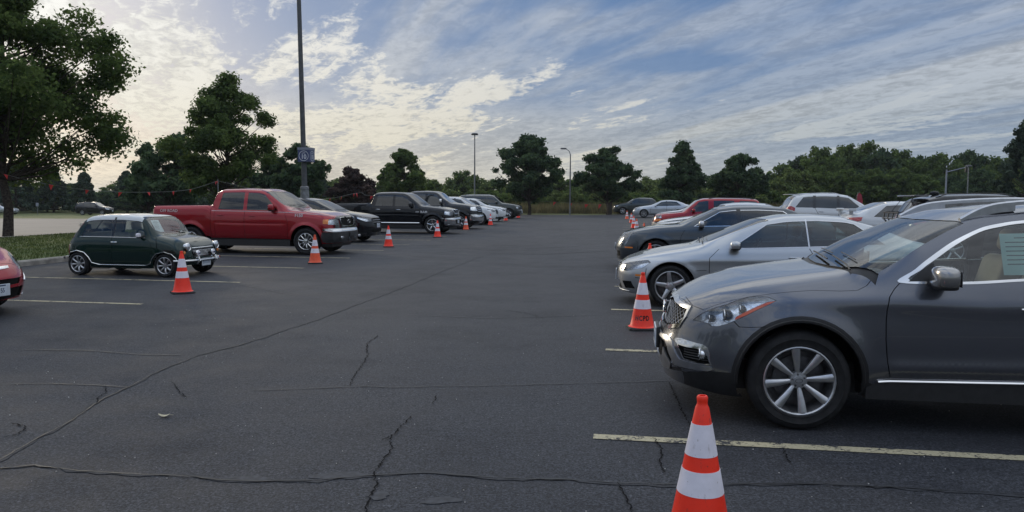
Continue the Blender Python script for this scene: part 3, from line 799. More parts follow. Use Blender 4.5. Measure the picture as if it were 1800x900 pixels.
def near_details(root, sp, B):
    pt = sp['paint']; rg = []
    # black lower bumper and sills
    rg.append(reg(B, 'side', [(-1.2, 0), (-1.2, .30), (-.86, .31), (-.70, .355), (-.59, .380), (-.35, .395), (.35, .395), (.5, .345), (2.4, .36), (2.5, .40), (3.3, .42), (3.9, .46), (3.9, 0)], 'lower_cladding', M['black']))
    rg.append(reg(B, 'side', circle(0, sp['R'], sp['Ra'] + .035), 'arch_cladding', M['black'], split=True))
    rg.append(reg(B, 'side', circle(sp['wb'], sp['R'], sp['Ra'] + .035), 'arch_cladding', M['black'], split=True))
    rg.append(seam(B, 'near', [(-.75, .30, .862), (-.713, .565, .824), (-.643, .674, .808), (-.45, .765, .90), (-.256, .812, .944), (-.085, .824, .97), (.085, .827, .986), (.264, .839, .987), (.372, .841, .995), (.434, .826, 1.027), (.493, .792, 1.094)], .004))
    rg.append(seam(B, 'top', [(-.80, 0), (-.79, .2), (-.75, .45), (-.713, .565)], .004))
    rg.append(seam(B, 'near', [(-.46, .828, .765), (-.412, .853, .718), (-.34, .88, .722), (-.241, .904, .732)], .0035))
    rg.append(seam(B, 'side', [(.60, .40), (.575, .50), (.556, .66), (.552, .80), (.556, .871), (.572, .957), (.607, 1.009), (.653, 1.057)], .004))
    rg.append(seam(B, 'side', [(1.78, .40), (1.78, 1.12)], .004)); rg.append(seam(B, 'side', [(2.35, .42), (2.40, .75), (2.62, .95), (2.72, 1.16)], .004))
    # windscreen
    rg.append(reg(B, 'top', [(.24, 0), (.27, .45), (.36, .72), (.49, .83), (.52, .79), (.43, .70), (.343, .54), (.31, .3), (.29, 0)], 'cowl', M['black'], .012))
    rg.append(reg(B, 'top', [(.29, 0), (.31, .3), (.343, .542), (.43, .70), (.511, .785), (.70, .755), (1.105, .655), (1.05, .5), (1.028, .374), (1.01, 0)], 'windscreen', M['glasshero'], .004))
    rg.append(reg(B, 'rear', [(0, 1.18), (.62, 1.18), (.54, 1.44), (0, 1.47)], 'rear_screen', M['glassdark'], .004))
    tin = [(.72, 1.072), (.80, 1.140), (.86, 1.186), (1.006, 1.29), (1.156, 1.377), (1.311, 1.427), (1.473, 1.455), (1.9, 1.47), (2.4, 1.445), (2.75, 1.40), (3.0, 1.30), (2.85, 1.205), (2.4, 1.155), (1.8, 1.122), (1.42, 1.10), (1.05, 1.072)]
    tout = [(.64, 1.052), (.75, 1.142), (.84, 1.215), (.985, 1.318), (1.15, 1.405), (1.311, 1.455), (1.473, 1.48), (1.9, 1.495), (2.4, 1.472), (2.8, 1.425), (3.08, 1.30), (2.87, 1.18), (2.4, 1.132), (1.8, 1.10), (1.42, 1.078), (1.05, 1.05)]
    rg.append(reg(B, 'smooth', tout, 'window_trim', M['chrome'], -.005, True)); rg.append(dict(poly=strip_grow(B.poly('smooth', tin), .011), name='side_window', mat=M['glasshero'], depth=.003, split=True))
    rg.append(reg(B, 'side', [(.70, 1.06), (.80, 1.142), (.875, 1.195), (.875, 1.065)], 'mirror_base', M['black'], -.003, True))
    rg.append(reg(B, 'side', [(1.74, 1.11), (1.86, 1.115), (1.84, 1.474), (1.72, 1.474)], 'door_pillar', M['gloss'], .0, True))
    # lamps
    hl = [(-.714, .643, .725), (-.70, .66, .75), (-.644, .687, .79), (-.571, .727, .831), (-.499, .764, .864), (-.426, .777, .895), (-.352, .79, .919), (-.281, .811, .934), (-.222, .833, .931), (-.17, .858, .912), (-.225, .861, .881), (-.298, .857, .843), (-.37, .85, .801), (-.443, .835, .76), (-.502, .816, .729), (-.55, .794, .711), (-.592, .769, .706), (-.616, .747, .722), (-.658, .708, .728)]
    rg.append(dict(poly=[(u, v) for u, v in strip_grow(B.poly('near', hl, .04), .006)], name='lamp_gasket', mat=M['black'], depth=.006, split=True))
    rg.append(reg(B, 'near', hl, 'headlight', M['lens'], 0.0, True, back=(M['reflector'], .055)))
    rg.append(reg(B, 'near', [(-.17, .858, .910), (-.225, .861, .881), (-.298, .857, .843), (-.37, .85, .801), (-.443, .835, .765), (-.435, .83, .785), (-.365, .84, .828), (-.29, .845, .868), (-.225, .85, .899)], 'turn_lamp', M['redamber'], .002, True))
    # grille
    rg.append(reg(B, 'front', [(0, .840), (.14, .839), (.558, .815), (.570, .738), (.538, .650), (.39, .616), (.20, .598), (0, .594)], 'grille_surround', M['chrome'], -.010))
    rg.append(reg(B, 'front', [(0, .815), (.15, .815), (.535, .790), (.548, .735), (.520, .675), (.38, .645), (.2, .625), (0, .62)], 'grille', M['dark'], .035))
    # lower front: silver U trim, air intake and fog lamp bays
    rg.append(reg(B, 'front', [(0, .555), (.263, .553), (.392, .568), (.46, .56), (.519, .54), (.585, .455), (.612, .425), (.709, .418), (.787, .412), (.790, .394), (.767, .377), (.694, .372), (.54, .368), (.523, .41), (.461, .50), (.40, .53), (.25, .53), (0, .53)], 'bumper_trim', M['satin'], -.008))
    rg.append(reg(B, 'front', [(0, .525), (.25, .525), (.39, .515), (.45, .49), (.512, .405), (.50, .375), (.44, .335), (0, .31)], 'air_intake', M['dark'], .04))
    rg.append(reg(B, 'front', [(0, .37), (.26, .37), (.36, .41), (.40, .475), (.455, .42), (.50, .372), (.449, .316), (.321, .30), (0, .295)], 'bumper_trim', M['satin'], -.010))
    rg.append(reg(B, 'front', [(.505, .568), (.60, .580), (.68, .574), (.753, .566), (.776, .548), (.786, .509), (.786, .45), (.790, .425), (.737, .418), (.643, .432), (.62, .485), (.58, .535)], 'fog_lamp_surround', M['chrome'], -.004, True))
    rg.append(reg(B, 'front', [(.588, .532), (.662, .528), (.725, .531), (.760, .523), (.778, .485), (.783, .432), (.737, .426), (.650, .440), (.628, .485)], 'fog_lamp_bay', M['dark'], .03, True))
    rg.append(reg(B, 'front', [(.555, .560), (.60, .570), (.669, .566), (.70, .553), (.63, .548)], 'running_light', M['reflector'], .002, True))
    finish_car(sp, root, rg, .045)
    # diamond mesh of the grille
    def zig(y):  # polygon limits of the grille opening at lateral position y
        hi = float(np.interp(y, [0, .15, .535], [.812, .812, .788])); lo = float(np.interp(y, [0, .2, .38, .52], [.622, .628, .648, .678])); return lo, hi
    mb = MB(); step = .056; rows = 9; zr = [.618 + .0245 * k for k in range(rows)]
    for fam in (0, 1):
        for k in range(-6, 18):
            P = []
            for i in range(0, 25):
                t = i / 24; z = .60 + t * .225; y = k * .062 + (1 if fam else -1) * (t - .5) * .225 * 1.5
                lo, hi = zig(abs(y))
                if 0 <= y <= .54 and lo < z < hi: P.append((y, z))
            if len(P) < 2: continue
            A = B.pts('front', P, -.012, .05, False)
            for s_ in (1, -1): mb.tube([(p[0], p[1] * s_, p[2]) for p in A], .0026, 5)
    mb.build('grille_mesh', [M['meshgrey']], root)
    mb = MB()
    for z in (.45, .47, .49, .51):
        A = B.pts('front', [(.64, z), (.775, z)], -.012, .03, False)
        for s_ in (1, -1): mb.tube([(p[0], p[1] * s_, p[2]) for p in A], .004, 5)
    mb.build('bay_slats', [M['black']], root)
    c = B.pts('front', [(0, .735)], .01, .1, True)[0]
    mb = MB(); mb.tube([(c[0] + .02, .062 * math.cos(a), c[2] + .045 * math.sin(a)) for a in [2 * PI * i / 24 for i in range(24)]], .008, 6, True)
    mb.tube([(c[0] + .022, -.05, c[2] + .0), (c[0] + .022, 0, c[2] + .035), (c[0] + .022, .05, c[2] + .0)], .006, 6); mb.cur = 1
    mb.lathe([(0, .012), (.055, .010), (.06, 0)], (c[0], 0, c[2]), 'X', 20); mb.build('grille_badge', [M['chrome'], M['gloss']], root)
    for s_ in (1, -1):
        a = B.pts('front', [(.748, .492)], -.01, .1, True)[0]; mb = MB()
        mb.ball((a[0] - .01, s_ * a[1], a[2]), (.03, .036, .036), 14, 10); mb.cur = 1
        mb.tube([(a[0] + .012, s_ * a[1] + .040 * math.cos(t), a[2] + .040 * math.sin(t)) for t in [2 * PI * i / 20 for i in range(20)]], .006, 6, True)
        mb.build('fog_lamp', [M['reflector'], M['chrome']], root)
        for (p, r) in (((-.50, .79, .80), .040), ((-.40, .82, .855), .030), ((-.61, .725, .765), .028)):
            q = B.pts('near', [p], -.045, .1, True)[0]; mb = MB(); mb.ball((q[0], s_ * q[1], q[2]), (r * .9, r * .9, r), 16, 10); mb.cur = 1
            mb.tube([(q[0] + .7 * r, s_ * (q[1] + .4 * r) + r * 1.12 * math.cos(t), q[2] + r * 1.12 * math.sin(t)) for t in [2 * PI * i / 20 for i in range(20)]], .004, 6, True)
            mb.build('lamp_projector', [M['gloss'], M['chrome']], root)
    plate(root, .962, .505)
    mb = MB(); mb.rbox((.945, 0, .505), (.03, .33, .17), .01); mb.build('plate_bracket', [M['black']], root)
    # sill strip, handles, rails, mirrors, wipers
    bead(B, root, 'sill_trim', 'side', [(.52, .366), (.60, .372), (1.45, .390), (2.36, .405)], .011, M['chrome'], .008)
    for xs in (1.50, 2.42): handle_part(B, root, xs, .895 + .02 * (xs - 1.5), M['chrome'], .21)
    for s_ in (1, -1):
        P = B.pts('near', [(1.10, .60, 1.46), (1.25, .60, 1.52), (1.45, .60, 1.55), (1.9, .60, 1.565), (2.4, .60, 1.55), (2.85, .58, 1.50), (3.05, .57, 1.45)], 0, 1, False)
        mb = MB(); Q = []
        up = [0.004, .045, .06, .065, .06, .045, .004]
        for p, u_ in zip(P, up): Q.append((p[0], s_ * p[1], p[2] + u_))
        Q = catmull(Q, 6)
        # flat rail section
        vs = []; fs = []
        for i, q in enumerate(Q):
            e = min(i, len(Q) - 1 - i); w = .020; h = .016
            for dy, dz in ((-w, -h), (w, -h), (w * 1.0, h * .4), (w * .5, h), (-w * .5, h), (-w, h * .4)): vs.append((q[0], q[1] + dy, q[2] + dz))
        for i in range(len(Q) - 1):
            for k in range(6): fs.append((i * 6 + k, i * 6 + (k + 1) % 6, i * 6 + 6 + (k + 1) % 6, i * 6 + 6 + k))
        fs += [tuple(range(5, -1, -1)), tuple((len(Q) - 1) * 6 + k for k in range(6))]
        mb.add(vs, fs)
        # web that closes the rail's front foot down to the roof
        vs = []
        for i in range(13): vs += [(Q[i][0], Q[i][1] + .014 * s_, Q[i][2]), (Q[i][0], Q[i][1] - .014 * s_, Q[i][2]), (Q[i][0], Q[i][1] + .014 * s_, Q[i][2] - .055), (Q[i][0], Q[i][1] - .014 * s_, Q[i][2] - .055)]
        mb.add(vs, [(4 * i, 4 * i + 4, 4 * i + 6, 4 * i + 2) for i in range(12)] + [(4 * i + 1, 4 * i + 3, 4 * i + 7, 4 * i + 5) for i in range(12)] + [(48, 49, 51, 50)])
        mb.build('roof_rail', [M['satin']], root)
    mirror_part(B, root, .86, 1.06, M['mirrorsilver'], (.075, .115, .078), out=.085)
    wiper(B, root, .34, .70, .05)
    seats(root, [(1.45, (.36, -.36)), (2.35, (0,))], M['seat_tan'], .9, .44)
    dash(root, .80, 1.02, .9, M['black'])
    P = B.pts('side', [(1.42, 1.25)], 0, .1, True)[0]
    sheet(root, (-1.475, .728, 1.255), (-1, 0.0, 0.03), (.0, -.30, 1), .30, .29, M['paper'])
    for s_ in (1, -1):                                     # hub badge as raised script
        pass
# ------------------------------------------------------------------ the other vehicles
def slats(B, root, zs_, y0, y1, r, mat, name='grille_bar', off=-.004, kind='front'):
    mb = MB()
    for z in zs_:
        A = B.pts(kind, [(y0, z), (y1, z)], off, .06, False); P = [(p[0], p[1], p[2]) for p in A]
        if y0 < .01: mb.tube([(x, -y, z_) for x, y, z_ in P[::-1]] + P, r, 5)
        else:
            for s_ in (1, -1): mb.tube([(x, s_ * y, z_) for x, y, z_ in P], r, 5)
    return mb.build(name, [mat], root)
def vehicle(name, label, cat, x, y, heading, group, o, z=0.0):
    """o: body spec plus options; builds shell, glass, lamps, grille, wheels and fittings"""
    root = car_root(name, label, cat, x, y, heading, group, z); B = o['B'] = Body(o); pt = o['paint']; rg = []; far = o.get('far', False)
    gl = M['opaque_glass'] if far else o.get('glassmat', M['glass']); g2 = M['opaque_glass'] if far else o.get('glass2', M['glassdark'])
    if o.get('clad'):
        c = o['clad']; rg.append(reg(B, 'side', [(o['x0'] - .2, 0), (o['x0'] - .2, c)] + [(o['x1'] + .2, c + .04), (o['x1'] + .2, 0)], 'lower_cladding', o.get('cladmat', M['black'])))
    for P in o.get('seams', []): rg.append(seam(B, 'side', P, .005 if not far else .008))
    for P in o.get('tseams', []): rg.append(seam(B, 'top', P, .005))
    if 'roofmat' in o: a, b = o['roofx']; rg.append(reg(B, 'mix', [('s', a, side_curve(B, a, .755, 0)), ('s', (a * 2 + b) / 3, side_curve(B, (a * 2 + b) / 3, .755, 0)), ('s', (a + b * 2) / 3, side_curve(B, (a + b * 2) / 3, .755, 0)), ('s', b, side_curve(B, b, .755, 0)), ('t', b + .02, 0), ('t', a - .05, 0)], 'roof', o['roofmat'], -.004))
    for P in o.get('bands', []):
        k, pts, nm, mt, d = P; rg.append(reg(B, k, pts, nm, mt, d, k == 'side'))
    ws = o['screen']; rg.append(dict(poly=strip_grow(B.poly('top', screen_poly(B, *ws), .05), .018), name='screen_seal', mat=M['gloss'], depth=.0))
    rg.append(reg(B, 'top', screen_poly(B, *ws), 'windscreen', gl, .004))
    rs = o.get('rscreen')
    if rs and rs[0] == 'rear': rg.append(reg(B, 'rear', rs[1], 'rear_screen', g2, .004))
    elif rs: rg.append(reg(B, 'top', screen_poly(B, *rs), 'rear_screen', g2, .004))
    W_ = o['glass']; P = glass_poly(B, *W_, q=o.get('gq', .80), dz=o.get('gdz', -.02))
    if o.get('gtrim'): rg.append(dict(poly=strip_grow(B.poly('side', P, .06), .022), name='window_trim', mat=o['gtrim'], depth=-.003, split=True))
    else: rg.append(dict(poly=strip_grow(B.poly('side', P, .06), .012), name='window_seal', mat=M['gloss'], depth=.0, split=True))
    rg.append(dict(poly=B.poly('side', P, .06), name='side_window', mat=gl, depth=.004, split=True))
    for (xa, xb, w, mt) in o.get('pillars', []):
        rg.append(reg(B, 'side', [(xa - w / 2, belt_z(B, xa, .0)), (xb - w / 2, side_curve(B, xb, .86, 0)), (xb + w / 2, side_curve(B, xb, .86, 0)), (xa + w / 2, belt_z(B, xa, .0))], 'door_pillar', mt or pt, .0, True))
    for nm, k, pts, mt, d, back in o.get('lamps', []): 
        if back: rg.append(dict(poly=strip_grow(B.poly(k, pts, .05), .008), name='lamp_gasket', mat=M['black'], depth=.004, split=True))
        rg.append(reg(B, k, pts, nm, mt, d, True, **({'back': back} if back else {})))
    for nm, k, pts, mt, d in o.get('front', []): rg.append(reg(B, k, pts, nm, mt, d))
    if 'bed' in o: a, b, dz = o['bed']; rg.append(dict(poly=B.poly('top', [(a, 0), (a, o['W'] - .13), (b, o['W'] - .13), (b, 0)], .08), name='bed', mat=None, hide=True))
    finish_car(o, root, rg, o.get('grid', .08))
    if 'bed' in o:
        a, b, dz = o['bed']; w = o['W'] - .12; zt = float(np.interp((a + b) / 2, B.g, B.top)) - .02; mb = MB()
        v = [(-a, -w, zt), (-a, w, zt), (-b, w, zt), (-b, -w, zt), (-a, -w, dz), (-a, w, dz), (-b, w, dz), (-b, -w, dz)]
        mb.add(v, [(4, 5, 6, 7), (0, 1, 5, 4), (1, 2, 6, 5), (2, 3, 7, 6), (3, 0, 4, 7)]); mb.build('cargo_bed', [M['black']], root, smooth=False)
    for z_, y0, y1, r, mt, nm in o.get('slats', []): slats(B, root, z_, y0, y1, r, mt, nm)
    for k, P, r, mt, nm, off in o.get('beads', []): bead(B, root, nm, k, P, r, mt, off)
    if 'mirror' in o: mx, mz, mm = o['mirror'][:3]; mirror_part(B, root, mx, mz, mm or pt, *(o['mirror'][3:] or ((.065, .10, .07),)), out=.05)
    for hx in o.get('handles', []): handle_part(B, root, hx[0], hx[1], o.get('handlemat', pt), .19)
    if 'plate' in o: plate(root, *o['plate'])
    if 'rplate' in o: plate(root, *o['rplate'], rear=True)
    if 'rails' in o:
        for s_ in (1, -1):
            mb = MB(); P = B.pts('near', [(x_, o['rails'][2], np.interp(x_, B.g, B.top)) for x_ in np.linspace(o['rails'][0], o['rails'][1], 8)], 0, 9, False)
            mb.tube([(p[0], s_ * p[1], p[2] + (.045 if 0 < i < len(P) - 1 else 0)) for i, p in enumerate(P)], .014, 6); mb.build('roof_rail', [o['rails'][3]], root)
    if 'cabin' in o:
        c = o['cabin']; seats(root, c['rows'], c.get('mat', M['seat_grey']), o['W'], c.get('zf', .3), True); dash(root, c['dash'], c['dz'], o['W'], None, c.get('sw', .36))
    if 'wipers' in o: wiper(B, root, *o['wipers'])
    return root, B
SILVER = paint('silver_paint', (.44, .46, .48), .75, .32, .10); WHITE = paint('white_paint', (.62, .64, .66), .0, .35, .08)
BLACKP = paint('black_paint', (.005, .006, .009), .2, .2, .03, .65); NAVY = paint('slate_blue_paint', (.056, .068, .080), .55, .3, .10)
REDP = paint('deep_red_paint', (.30, .008, .016), .35, .22, .05); BRG = paint('racing_green_paint', (.004, .020, .017), .2, .2, .03, .7)
CRED = paint('cherry_paint', (.32, .009, .018), .3, .22, .05); GREENG = paint('grey_green_paint', (.045, .052, .048), .5, .3, .1)
CHAR = paint('charcoal_paint', (.012, .014, .018), .4, .25, .05, .75); LSILV = paint('pale_silver_paint', (.46, .49, .53), .5, .32, .08)
LENS = (M['lens'], 0.0, (M['reflector'], .05))
SPOKE5 = dict(n=5, hub=.07, w0=.05, w1=.066, dish=-.035); MULTI = dict(n=10, hub=.06, w0=.022, w1=.026, dish=-.03); TWIN = dict(n=5, hub=.065, w0=.026, w1=.03, pair=.05, dish=-.03)

def sedan_spec(pt, L=4.75, wb=2.78, W=.90, H=1.45, fo=.90, R_=.325, hood=.0, **k):
    """hood: bonnet height offset"""
    x0 = -fo; x1 = L - fo; s_ = (x1 - 3.85)
    c = wb / 2.78; h = H - 1.45
    o = dict(x0=x0, x1=x1, W=W, wb=wb, R=R_, Ra=R_ + .055, rr=R_ * .70, paint=pt, lean=.40, flare=.014,
      top=[(x0, .66 + hood), (x0 + .12, .75 + hood), (-.4, .84 + hood), (0, .90 + hood), (.48, .985 + hood * .6), (.56, 1.0 + hood * .5), (1.0, 1.22 + h * .6), (1.38, 1.385 + h), (1.75, 1.44 + h), (2.15 * c, 1.45 + h), (2.7 * c, 1.41 + h), (3.1 * c, 1.26 + h * .8), (3.38 * c, 1.13 + h * .5), (x1 - .15, 1.08 + h * .3), (x1, .98)],
      belt=[(x0, .60 + hood), (-.5, .72 + hood), (0, .82 + hood * .8), (.6, .90 + hood * .4), (1.5, .935), (2.6 * c, .98), (3.4 * c, 1.0), (x1, .93)],
      sill=[(x0, .22), (-.4, .20), (.4, .22), (wb - .4, .23), (x1 - .4, .26), (x1, .32)],
      nose=(.85, 2.8), tail=(.6, 3.0), noseprof=[(0, .06), (.25, .03), (.4, 0), (.5, 0), (.62, .04), (.8, .13), (1.1, .25)], tailprof=[(0, .08), (.4, 0), (.7, .0), (1.0, .08)],
      creases=[([(-.5, .70), (1.2, .72), (x1 - .3, .80)], .010, .05, .4), ([(.42, .40), (wb - .42, .44)], .012, .05, .2)],
      screen=(.55, 1.32), rscreen=(3.30 * c, 2.66 * c), glass=(.86, 1.42, 2.62 * c, 3.02 * c),
      pillars=[(1.86, 1.82, .09, M['gloss'])],
      seams=[[(.56, .34), (.53, .6), (.56, .80), (.64, .93)], [(1.84, .30), (1.84, .93)], [(2.38 * c, .55), (2.55 * c, .75), (2.78 * c, .95)], [(-.42, .46), (-.40, .62), (-.46, .68)]],
      tseams=[[(x0 + .14, 0), (x0 + .17, .45), (x0 + .30, .66), (-.1, .74), (.52, .76)]],
      lamps=[('headlight', 'mix', [('f', .48, .60 + hood), ('f', .50, .70 + hood), ('f', .68, .74 + hood), ('s', x0 + .62, .79 + hood), ('s', x0 + .60, .73 + hood), ('s', x0 + .42, .65 + hood), ('f', .66, .585 + hood)], *LENS),
             ('tail_lamp', 'mix', [('r', .50, .80), ('r', .50, .94), ('s', x1 - .32, .97), ('s', x1 - .28, .82)], M['redlens'], -.003, None)],
      front=[('grille', 'front', [(0, .68 + hood), (.36, .67 + hood), (.32, .56 + hood), (0, .54 + hood)], M['dark'], .03), ('air_intake', 'front', [(0, .40), (.45, .40), (.52, .30), (0, .28)], M['dark'], .03)],
      slats=[([.585 + hood, .625 + hood], 0, .33, .006, M['satin'], 'grille_bar')],
      mirror=(.92, .94, None), handles=[(1.62, .82), (2.52 * c, .86)], plate=(-x0 + .005, .46))
    o.update(k); return o
def suv_spec(pt, L=4.7, wb=2.75, W=.92, H=1.72, fo=.92, R_=.36, hood=0.0, **k):
    x0 = -fo; x1 = L - fo; c = wb / 2.75; h = H - 1.72
    o = dict(x0=x0, x1=x1, W=W, wb=wb, R=R_, Ra=R_ + .065, rr=R_ * .66, paint=pt, lean=.28, flare=.016,
      top=[(x0, .88 + hood), (x0 + .10, .96 + hood), (-.4, 1.05 + hood), (0, 1.10 + hood), (.38, 1.15 + hood * .8), (.46, 1.17 + hood * .7), (.85, 1.42 + h * .5), (1.2, 1.64 + h), (1.6, 1.71 + h), (2.2, 1.72 + h), (2.9 * c, 1.69 + h), (x1 - .42, 1.60 + h), (x1 - .30, 1.50 + h), (x1 - .06, 1.12), (x1, 1.0)],
      belt=[(x0, .80 + hood), (-.4, .95 + hood), (0, 1.0 + hood * .8), (.6, 1.07 + hood * .4), (1.5, 1.10), (2.6 * c, 1.14), (x1 - .2, 1.15), (x1, .96)],
      sill=[(x0, .25), (-.4, .22), (.4, .28), (wb - .4, .28), (x1 - .3, .32), (x1, .38)],
      nose=(.75, 3.0), tail=(.5, 3.4), noseprof=[(0, .08), (.3, .04), (.45, 0), (.6, 0), (.8, .03), (1.0, .10), (1.2, .2)], tailprof=[(0, .06), (.5, 0), (1.0, .03), (1.5, .08)],
      creases=[([(-.4, .92), (1.2, .92), (x1 - .3, .98)], .010, .05, .4), ([(.45, .48), (wb - .45, .52)], .012, .05, .2)],
      screen=(.45, 1.16), rscreen=('rear', [(0, 1.14), (.66, 1.14), (.58, 1.48 + h), (0, 1.52 + h)]), glass=(.74, 1.25, x1 - .66, x1 - .36),
      pillars=[(1.66, 1.64, .10, M['gloss']), (2.62 * c, 2.60 * c, .12, M['gloss'])], gq=.82,
      seams=[[(.56, .42), (.52, .75), (.54, 1.0), (.62, 1.10)], [(1.66, .36), (1.66, 1.12)], [(2.30 * c, .66), (2.45 * c, .85), (2.60 * c, 1.13)]],
      tseams=[[(x0 + .12, 0), (x0 + .15, .45), (x0 + .24, .70), (-.1, .78), (.42, .80)]],
      lamps=[('headlight', 'mix', [('f', .50, .76 + hood), ('f', .48, .86 + hood), ('f', .70, .90 + hood), ('s', x0 + .52, .95 + hood), ('s', x0 + .48, .86 + hood), ('f', .74, .75 + hood)], *LENS),
             ('tail_lamp', 'mix', [('r', .62, .98), ('r', .60, 1.14), ('s', x1 - .26, 1.16), ('s', x1 - .16, 1.0), ('s', x1 - .10, .90), ('r', .76, .90)], M['redlens'], -.004, None)],
      front=[('grille', 'front', [(0, .88 + hood), (.42, .87 + hood), (.38, .66 + hood), (0, .64 + hood)], M['dark'], .03), ('air_intake', 'front', [(0, .50), (.48, .50), (.52, .38), (0, .36)], M['dark'], .03)],
      slats=[([.72 + hood, .80 + hood], 0, .38, .009, M['satin'], 'grille_bar')], clad=.36,
      mirror=(.84, 1.12, None), handles=[(1.42, .98), (2.36 * c, 1.01)], plate=(-x0 + .005, .56))
    o.update(k); return o
def truck_spec(pt, L=5.75, wb=3.55, W=.99, H=1.90, fo=.93, R_=.385, cab=2.88, hood=0.0, **k):
    x0 = -fo; x1 = L - fo; h = H - 1.90
    o = dict(x0=x0, x1=x1, W=W, wb=wb, R=R_, Ra=R_ + .085, rr=R_ * .60, tw=.26, paint=pt, lean=.24, flare=.030, flw=.06, smooth=.028,
      top=[(x0, 1.02 + hood), (x0 + .10, 1.11 + hood), (-.4, 1.20 + hood), (0, 1.245 + hood), (.50, 1.29 + hood), (.58, 1.31 + hood), (.95, 1.60 + h * .5), (1.22, 1.80 + h), (1.45, 1.875 + h), (2.0, 1.90 + h), (cab - .25, 1.88 + h), (cab - .08, 1.80 + h), (cab, 1.46), (cab + .03, 1.42), (x1 - .06, 1.41), (x1, 1.37)],
      belt=[(x0, .95 + hood), (-.4, 1.12 + hood), (0, 1.165 + hood), (.6, 1.225 + hood * .5), (1.5, 1.24), (cab, 1.26), (cab + .1, 1.37), (x1, 1.33)],
      sill=[(x0, .34), (-.5, .32), (.5, .42), (cab, .42), (cab + .1, .50), (x1 - .2, .52), (x1, .50)],
      nose=(.60, 3.6), tail=(.22, 4.5), nsm=2, noseprof=[(0, .10), (.35, .03), (.45, 0), (.68, 0), (.72, .05), (1.0, .07), (1.15, .12)], tailprof=[(0, 0), (2, 0)],
      creases=[([(.5, .88), (1.4, .88), (cab, .90)], -.008, .03, .3)],
      screen=(.58, 1.20), rscreen=('rear', [(0, 1.48), (.60, 1.48), (.56, 1.76 + h), (0, 1.78 + h)]), glass=(.86, 1.30, cab - .30, cab - .20), gq=.82,
      pillars=[(1.86, 1.86, .11, None)],
      seams=[[(.56, .48), (.54, .95), (.66, 1.24)], [(1.86, .44), (1.86, 1.25)], [(cab - .10, .50), (cab - .08, 1.28)], [(cab + .035, .45), (cab + .035, 1.40)]],
      tseams=[[(x0 + .13, 0), (x0 + .14, .5), (x0 + .22, .78), (.52, .84)]],
      lamps=[('headlight', 'mix', [('f', .60, .84 + hood), ('f', .60, 1.0 + hood), ('f', .84, 1.0 + hood), ('s', x0 + .34, 1.0 + hood), ('s', x0 + .32, .86 + hood), ('f', .86, .83 + hood)], *LENS),
             ('tail_lamp', 'side', [(x1 - .12, .95), (x1 - .12, 1.25), (x1 - .01, 1.25), (x1 - .01, .95)], M['redlens'], -.003, None)],
      front=[('grille', 'front', [(0, 1.02 + hood), (.52, 1.01 + hood), (.50, .80 + hood), (0, .79 + hood)], M['dark'], .05)],
      slats=[([.86 + hood, .93 + hood], 0, .49, .012, M['chrome'], 'grille_bar')],
      mirror=(.98, 1.29, None, (.07, .12, .10)), handles=[(1.62, 1.10), (2.60, 1.11)], bed=(cab + .10, x1 - .08, .85), plate=(-x0 + .01, .56))
    o.update(k); return o
# ------------------------------------------------------------------ ground
def ss(x): x = min(1, max(0, x)); return x * x * (3 - 2 * x)
def rise(x, y): return .17 * ss((x - 8.3) / 4.0) * ss((y - 17) / 7)          # the lot climbs gently towards the far right
def gmat(name, build):
    def fn(m, n, l, out):
        def noise(vec, sc, d=5, r=.55, dist=0):
            t = n('TexNoise'); t.inputs['Scale'].default_value = sc; t.inputs['Detail'].default_value = d; t.inputs['Roughness'].default_value = r; t.inputs['Distortion'].default_value = dist; l(vec, t.inputs['Vector']); return t.outputs[0]
        def ramp(f, *st):
            r = n('ValToRGB'); e = r.color_ramp.elements
            while len(e) < len(st): e.new(.5)
            for i, (p, c) in enumerate(st): e[i].position = p; e[i].color = (c, c, c, 1) if isinstance(c, (int, float)) else (*c, 1)
            l(f, r.inputs[0]); return r.outputs[0]
        def mix(f, a, b, mode='MIX'):
            x = n('MixRGB'); x.blend_type = mode
            for s_, i in ((f, 0), (a, 1), (b, 2)):
                if isinstance(s_, (int, float)): x.inputs[i].default_value = s_
                elif isinstance(s_, tuple): x.inputs[i].default_value = (*s_, 1)
                else: l(s_, x.inputs[i])
            return x.outputs[0]
        build(m, n, l, out, noise, ramp, mix)
    return material(name, fn)
